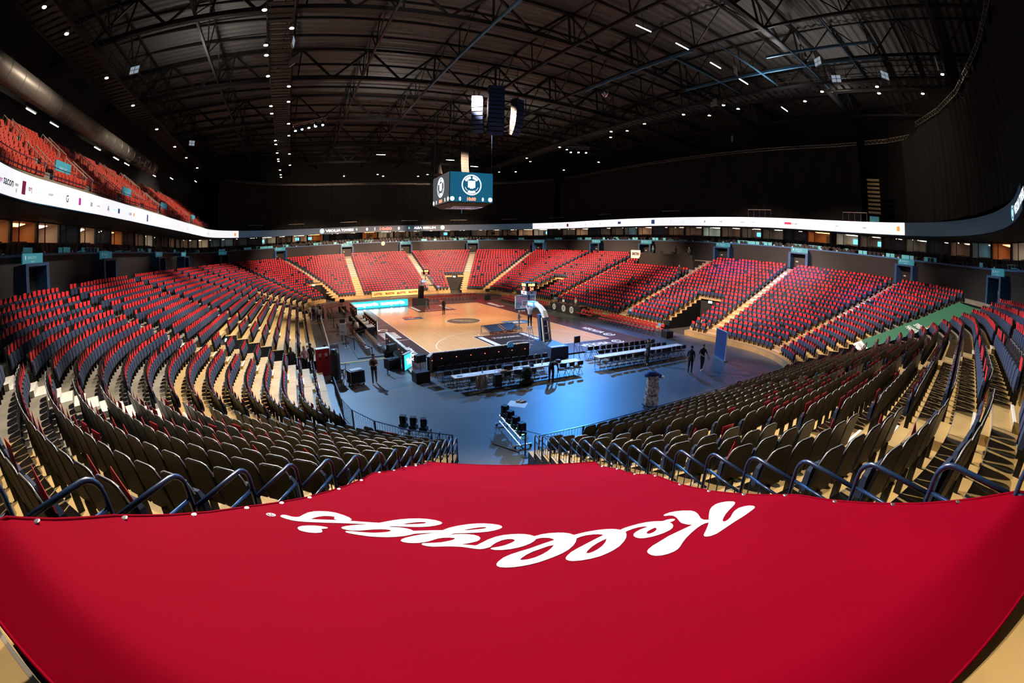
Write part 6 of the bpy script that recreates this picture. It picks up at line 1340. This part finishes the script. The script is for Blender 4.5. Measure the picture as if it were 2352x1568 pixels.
# blue effect lamps on short trusses
bll = mat('blue_lamp_lens', (.5, .75, 1), .4, emit=70, ecol=(.22, .52, 1))
def fx_rig(p0, p1, n, label):
    p0 = Vector(p0); p1 = Vector(p1); lt_ = lattice('rig_truss', label, [(p0.x, p0.y), (p1.x, p1.y)], p0.z+.45, alt, .3, .4, .025)
    for k in range(n):
        q = p0+(p1-p0)*((k+.5)/n); h = thing('effect_light', 'bright blue effect lamp on the %s rig, %s from left' % ('left' if p0.x < 0 else 'right', ordinal(k+1)), 'stage light', q); MB().box((0, 0, .32), (.3, .26, .2)).build('base', black, h); MB().tube([(0, 0, .28), (0, -.03, .1), (0, -.08, -.08)], [.13, .16, .15], 12).build('head', black, h); MB().tube([(0, -.081, -.081), (0, -.09, -.10)], .13, 12).build('lens', bll, h)
fx_rig((-17.6, 6.9, 21.5), (-13.9, 4.4, 21.5), 5, 'short lattice truss with blue lamps left of the court'); fx_rig((18.6, 8.3, 21.5), (21.3, 6.6, 21.5), 3, 'short lattice truss with blue lamps right of the court')
# grey LED wash panels and cool battens
wp = mat('wash_panel_face', (.35, .40, .45), .4, emit=.25, ecol=(.6, .75, .9))
for k, p in enumerate(((-31.1, -11, 22.6), (-31.3, 13.2, 22.6), (-18.0, -12.7, 22.4), (-17.9, -9.2, 22.4), (10.2, -23.6, 22.6), (12.8, -23.8, 22.6), (13.9, -31.1, 22.6), (17.4, -31.3, 22.6), (17.4, -35.9, 22.6), (15.5, -41.1, 22.6), (30.9, -11, 22.6), (18.5, -17.2, 22.6))):
    h = thing('wash_panel', 'grey four-cell wash light panel hanging under the roof, %s from left' % ordinal(k+1), 'stage light', p, k*.7, 'grey wash panels under the roof'); MB().box((0, 0, .35), (.9, .12, .7)).build('frame', lampb, h)
    for x in (-.22, .22):
        for z in (.18, .52): MB().box((x, -.065, z), (.38, .02, .28)).build('cell', wp, h)
    MB().cyl((0, 0, .7), (0, 0, 1.6), .025, n=5).build('hanger', black, h)
for k, p in enumerate(((3.6, -22.5, 23.3), (7.5, -22.6, 23.3), (11.8, -22.5, 23.3), (15.9, -22.6, 23.3), (24, -22.6, 23.3), (-4, 24, 22.5), (8, 26, 22.5), (14, 30, 22.5))):
    h = thing('fluorescent_light', 'white fluorescent batten under the roof, %s along the rig' % ordinal(k+1), 'light', p, PI/2, 'fluorescent battens under the roof'); MB().box((0, 0, .06), (.14, 1.5, .08)).build('fitting', fit_m, h); MB().cyl((0, -.7, 0), (0, .7, 0), .04, n=8).build('tube', tube_m, h); MB().bar((0, 0, .1), (0, 0, 1.6), .03).build('hanger', black, h)
t = thing('mirror_ball', 'small mirror ball hanging from the roof right of the cluster', 'mirror ball', (7.7, -13.2, 21.6)); MB().lathe([(.02, -.35), (.22, -.27), (.34, -.08), (.34, .08), (.22, .27), (.02, .35)], 14).build('ball', mat('mirror_facets', (.8, .82, .85), .08, 1.0), t); MB().cyl((0, 0, .35), (0, 0, 3.5), .015, n=5).build('cable', black, t)
# lightweight rig beams under the trusses (right half), blue light put into their colour
rb_ = mat('rig_beam_blue_light', (.06, .17, .30), .45, .3)
for k, (a, b) in enumerate((((16.1, -15.6, 23.9), (16.1, -36.3, 23.9)), ((13.5, -26.6, 23.9), (13.5, -36.4, 23.9)), ((9.5, -8, 23.9), (9.5, -22, 23.9)), ((2.6, -4.0, 24.0), (2.6, -24, 24.0)), ((-4.4, -1, 24.0), (-4.4, -20, 24.0)), ((-11.4, -5.4, 24), (-11.4, -17, 24)))):
    o = member('rig_beam', a, b, .16, rb_ if k in (0, 1, 2, 4) else rsteel, None, .2); tag(o, 'straight hanging rig beam under the roof trusses, %s from the right' % ordinal(k+1), 'beam', 'hanging rig beams')
for k, y in enumerate((-20.0, -24.6, -29.2, -33.6)):
    o = member('rig_beam', (9, y, 23.75), (22, y, 23.75), .10, rb_, None, .12); tag(o, 'thin cross beam painted blue-lit on the right rig, %s from far' % ordinal(k+1), 'beam', 'hanging rig beams')
for k, (y, z) in enumerate(((-33.5, 24.2), (-36.0, 24.4), (-38.5, 24.2))):
    lattice('cross_truss', 'dark lattice cross truss at the top right, %s from far' % ordinal(k+1), [(12, y), (24, y)], z, rsteel, .6, .8, .05)
# ------------------------------------------------------------------ people
skin_m = mat('skin', (.52, .30, .21), .55)
hair_c = {'dark': (.02, .014, .010), 'brown': (.09, .045, .022), 'blond': (.50, .33, .14), 'grey': (.35, .33, .31), 'cap': (.25, .28, .30)}
def cloth(c): return mat('cloth_%d_%d_%d' % tuple(int(a*250) for a in c), c, .85)
BASE = dict(pel=(0, 0, .96), sp=(0, .0, 1.14), ch=(0, .0, 1.36), nk=(0, .01, 1.50), h0=(0, .03, 1.585), h1=(0, .035, 1.67), h2=(0, .02, 1.75))
def person(label, loc, rz, top, legs, shoe=(.7, .7, .7), hair='dark', arms=None, lean=0., step=0., sit=False, scale=1., long_sleeve=True, hold=None, coat=None, bend=0., hairlong=False):
    """local +y is the way the person faces; arms: (elbow, wrist) per side relative to the shoulder"""
    J = dict(BASE); s = .18
    def rot(p, a, c):           # pitch about the pelvis
        y, z = p[1]-c[1], p[2]-c[2]; return (p[0], c[1]+y*math.cos(a)+z*math.sin(a), c[2]-y*math.sin(a)+z*math.cos(a))
    for k in ('sp', 'ch', 'nk', 'h0', 'h1', 'h2'): J[k] = rot(J[k], lean+bend*(0 if k == 'sp' else 1), J['pel'])
    sh = rot((0, 0, 1.42), lean+bend, J['pel'])
    arms = arms or (((-.06, -.04, -.28), (-.02, .10, -.53)), ((.06, -.04, -.28), (.02, .10, -.53)))
    pts = []; edges = []; rad = []; part = []
    def add(p, r, prev=None, pa='top'):
        pts.append(Vector(p)); rad.append(r)
        if prev is not None: edges.append((prev, len(pts)-1)); part.append(pa)
        return len(pts)-1
    pel = add(J['pel'], (.155, .115)); sp = add(J['sp'], (.140, .105), pel); ch = add(J['ch'], (.165, .115), sp); nk = add(J['nk'], (.062, .06), ch); h0 = add(J['h0'], (.075, .085), nk, 'skin'); h1 = add(J['h1'], (.082, .095), h0, 'skin'); h2 = add(J['h2'], (.055, .065), h1, 'skin')
    nose = add(tuple(J['h0'][i]+((0, .105, .03)[i]) for i in range(3)), (.015, .015), h0, 'skin')
    wr = []
    for q, sg in ((0, -1), (1, 1)):
        S = (sg*s, sh[1], sh[2]); a = add(S, (.068, .065), ch); E_ = tuple(S[i]+arms[q][0][i] for i in range(3)); Wd = tuple(S[i]+arms[q][1][i] for i in range(3))
        e = add(E_, (.046, .046), a); w1 = add(Wd, (.032, .030), e, 'top' if long_sleeve else 'skin')
        d = (Vector(Wd)-Vector(E_)).normalized(); side = d.cross(Vector((0, 1, 0))); side = side.normalized() if side.length > .2 else Vector((1, 0, 0))
        pm = Vector(Wd)+d*.08; p_ = add(pm, (.036, .018), w1, 'skin'); wr.append(pm)
        for fk in range(4):
            o_ = side*(-.027+.018*fk); f1 = add(pm+d*.045+o_, (.0085, .0085), p_, 'skin'); add(pm+d*(.085-.008*abs(fk-1.5))+o_+Vector((0, .018, 0)), (.007, .007), f1, 'skin')
        add(pm-d*.02+side*.05*sg+Vector((0, .02, 0)), (.010, .010), p_, 'skin')
        hp = add((sg*.095, 0, .90), (.105, .105), pel, 'legs')
        if sit: kn = add((sg*.12, .42, .52), (.07, .07), hp, 'legs'); an = add((sg*.12, .40, .09), (.042, .045), kn, 'legs'); fy = .40
        else: kn = add((sg*.105, .03+step*.16*sg, .50), (.068, .07), hp, 'legs'); an = add((sg*.11, step*.26*sg-.02, .09), (.043, .046), kn, 'legs'); fy = step*.26*sg-.02
        he = add((sg*.11, fy-.04, .045), (.04, .04), an, 'shoe'); add((sg*.125, fy+.15, .035), (.042, .032), an, 'shoe')
    bm = bmesh.new(); ly = bm.verts.layers.skin.verify(); vs_ = [bm.verts.new(p) for p in pts]
    for v, r in zip(vs_, rad): v[ly].radius = r
    vs_[pel][ly].use_root = True
    for a, b in edges: bm.edges.new((vs_[a], vs_[b]))
    me = bpy.data.meshes.new('p'); bm.to_mesh(me); bm.free(); o = bpy.data.objects.new('p', me)
    o.modifiers.new('s', 'SKIN').use_smooth_shade = True; sb = o.modifiers.new('d', 'SUBSURF'); sb.levels = 1; sb.render_levels = 1
    m2 = eval_mesh(o); bpy.data.objects.remove(o)
    order = {'skin': 0, 'top': 1, 'legs': 2, 'shoe': 3}
    m2.materials.clear()
    for m_ in (skin_m, cloth(top), cloth(legs), cloth(shoe)): m2.materials.append(m_)
    A = np.array([pts[a] for a, b in edges]); B = np.array([pts[b] for a, b in edges]); AB = B-A; LL = (AB**2).sum(1)+1e-9; mi = []
    Rm = np.array([(rad[a][0]+rad[b][0])/2 for a, b in edges])
    for pl_ in m2.polygons:
        c = np.array(pl_.center); tt = np.clip(((c-A)*AB).sum(1)/LL, 0, 1); dd = np.linalg.norm(c-A-AB*tt[:, None], axis=1)/Rm; mi.append(order[part[int(dd.argmin())]])
    m2.polygons.foreach_set('material_index', mi); m2.polygons.foreach_set('use_smooth', [True]*len(mi))
    t = thing('person', label, 'person', loc, rz); t.scale = (scale,)*3
    link('body', m2, t)
    hc = Vector(J['h1']); hm = mat('hair_'+hair, hair_c[hair], .8); up = (Vector(J['h2'])-Vector(J['h0'])).normalized(); X = Vector((1, 0, 0)); Y = up.cross(X)
    mb = MB(); V = []; n1, n2 = 6, 12
    for j in range(n1+1):
        ph = j/n1*(1.75 if not hairlong else 2.2)
        for i in range(n2):
            a = i/n2*2*PI; r = math.sin(ph); front = max(0, math.cos(a)); zz = math.cos(ph)*.115+ (front*.05 if ph > 1.1 else 0)-(.12 if hairlong and ph > 1.8 and front < .3 else 0)
            V.append(hc+X*(math.sin(a)*r*.092)+Y*(-math.cos(a)*-1*r*.108-.008)+up*(zz+.022))
    mb.add(V, [(j*n2+i, j*n2+(i+1) % n2, (j+1)*n2+(i+1) % n2, (j+1)*n2+i) for j in range(n1) for i in range(n2)]); mb.build('hair', hm, t, True)
    for sg in (-1, 1): MB().lathe([(.004, -.03), (.016, -.01), (.018, .015), (.006, .03)], 6, (hc.x+sg*.088, hc.y, hc.z-.03)).build('ear', skin_m, t, True)
    for sg in (-1, 1): MB().lathe([(.002, -.008), (.009, 0), (.002, .008)], 6, (hc.x+sg*.032, hc.y+.085, hc.z-.02)).build('eye', black, t)
    MB().box((hc.x, hc.y+.078, hc.z-.105), (.045, .012, .008)).build('mouth', mat('lip', (.35, .10, .09), .6), t)
    if coat: MB().tube([(0, .0, .88), (0, 0, 1.1), (0, 0, 1.40)], [.19, .175, .18], 12).build('vest', cloth(coat), t, True)
    if hold == 'paper': MB().box((wr[0].x-.02, wr[0].y+.05, wr[0].z-.04), (.18, .02, .24)).build('held_sheet', white, t)
    if hold == 'phone': MB().box(((wr[0].x+wr[1].x)/2, wr[0].y+.06, wr[0].z), (.08, .02, .15)).build('held_phone', black, t); MB().box((.03, .15, 1.02), (.10, .01, .14)).build('badge', white, t)
    return t
def face(a, b): return math.atan2(b[1]-a[1], b[0]-a[0])-PI/2
K0 = (.016, .016, .018); GR = (.10, .10, .105)
fold = (((-.05, .02, -.27), (.10, .20, -.28)), ((.05, .02, -.27), (-.10, .20, -.28)))
person('man in dark vest with pale sleeves looking at a phone', (-12.6, -17.75, 0), face((-12.6, -17.75), (-14.5, -35)), (.46, .44, .40), (.13, .12, .11), (.8, .8, .8), 'dark', fold, coat=K0, hold='phone', step=.6)
person('man in white T-shirt on the stepladder reaching up to the hoop', (0, -13.45, 1.58), face((0, -13.45), (.6, -12)), (.66, .68, .72), K0, (.75, .75, .75), 'grey', (((-.10, .10, .18), (.02, .22, .42)), ((.12, .12, .16), (.14, .28, .40))), long_sleeve=False, scale=.97)
person('man in grey standing beyond the ladder on the court', (2.7, -6.9, ZC), face((2.7, -6.9), (6, -9)), (.09, .10, .115), (.19, .20, .215), (.75, .75, .75), 'grey', fold, scale=1.0)
person('player in dark shirt and shorts under the far hoop, left', (-1.1, 9.0, ZC), 2.6, (.03, .035, .04), (.10, .13, .13), (.7, .7, .7), 'dark', fold, step=1.0)
person('player in black standing near the far free-throw line', (-.3, 5.3, ZC), .3, K0, K0, (.05, .05, .05), 'brown')
person('person in black bending over behind the press table', (-3.5, -21.85, 0), -.9, K0, (.02, .021, .025), (.35, .25, .15), 'dark', (((-.03, .12, -.26), (.0, .22, -.48)), ((.03, .12, -.26), (.0, .22, -.48))), bend=1.15, lean=.25)
person('man in black with white shoes standing at the right press table', (4.3, -21.75, 0), 1.2, K0, K0, (.8, .8, .78), 'dark', (((-.08, .05, -.26), (-.02, .28, -.22)), ((.07, -.03, -.28), (.06, .05, -.52))))
person('curly-haired person in wide black trousers seen from behind', (5.3, -24.7, 0), face((5.3, -24.7), (6.5, -24)), K0, K0, (.5, .4, .22), 'dark', None, long_sleeve=False, scale=1.0)
person('man in black T-shirt with white shoes holding a white sheet', (6.5, -24.75, 0), face((6.5, -24.75), (2, -36)), (.018, .020, .024), K0, (.82, .82, .84), 'brown', (((-.14, .02, -.24), (-.10, .20, -.40)), ((.12, .02, -.25), (-.04, .20, -.34))), long_sleeve=False, hold='paper', step=.5)
grp = [((-15.4, 10.2, 0), (.45, .32, .26), 'brown', 'person in beige top in the group by the left stand'), ((-15.0, 8.5, 0), K0, 'dark', 'person in black in the group by the left stand'), ((-14.45, 7.4, 0), (.32, .40, .44), 'cap', 'person in pale blue hoodie in the group by the left stand'), ((-14.7, 9.4, 0), (.42, .45, .47), 'blond', 'person in light grey hoodie at the back of the left group'), ((-13.8, 9.4, 0), (.38, .28, .19), 'brown', 'person in tan coat at the right of the left group'), ((-14.2, 10.6, 0), K0, 'dark', 'person in dark jacket at the far side of the left group')]
for k, (p, c, h, lab) in enumerate(grp): person(lab, p, face(p, (-14.7, 9)), c, K0, (.75, .75, .75), h, fold if k % 2 else None, hairlong=k in (0, 3))
person('person in black coat leaning at the red cabinet', (-14.95, -13.9, 0), .9, K0, (.03, .04, .06), (.1, .1, .1), 'dark', fold, lean=.25)
person('blonde person in pink jumper beside the left passage', (-16.5, -13.6, 0), .2, (.50, .30, .36), K0, (.3, .3, .3), 'blond', hairlong=True)
person('person in black beside the blonde at the left passage', (-16.05, -13.0, 0), .4, K0, K0, (.1, .1, .1), 'dark')
person('brown-haired person in black low in the left passage', (-17.4, -13.6, 0), .1, K0, K0, (.1, .1, .1), 'brown', hairlong=True)
person('bearded camera operator in black at the emblem desk', (13.75, 1.9, 0), PI/2, K0, K0, (.1, .1, .1), 'dark', fold)
person('bald man in cream top seated behind the emblem desk', (14.05, -.2, .12), PI/2, (.55, .50, .42), K0, (.1, .1, .1), 'grey', fold, sit=True)
person('man in black walking down the right stand stairs', (25.9, -5.9, zrow(12)), PI/2+.3, K0, (.04, .07, .10), (.3, .3, .3), 'brown', None, step=.8, scale=1.05)
for k, (y, c) in enumerate(((2.6, (.06, .16, .22)), (-1.8, (.05, .05, .055)), (-4.2, (.05, .05, .055)))): person('dim figure seated at the media platform desk, %s from left' % ordinal(k+1), (29.9, y, zrow(15)+1.5), PI/2, c, K0, (.1, .1, .1), 'brown', fold, sit=True)
person('official in dark jacket seated at the far part of the scorers table', (-10.95, 3.6, ZC), -PI/2, K0, K0, (.1, .1, .1), 'dark', fold, sit=True)
person('official in red-marked dark top seated at the scorers table', (-10.95, 2.2, ZC), -PI/2, (.10, .03, .02), K0, (.1, .1, .1), 'brown', fold, sit=True)
tag(MB().lathe([(.01, -.12), (.07, -.1), (.115, -.04), (.115, .04), (.07, .1), (.01, .12)], 14).build('basketball', mat('orange_ball', (.75, .16, .05), .5), None, True, (.75, 9.3, 1.15)), 'orange basketball in the air by the far player', 'ball')
bpy.data.scenes.remove(_tmp)
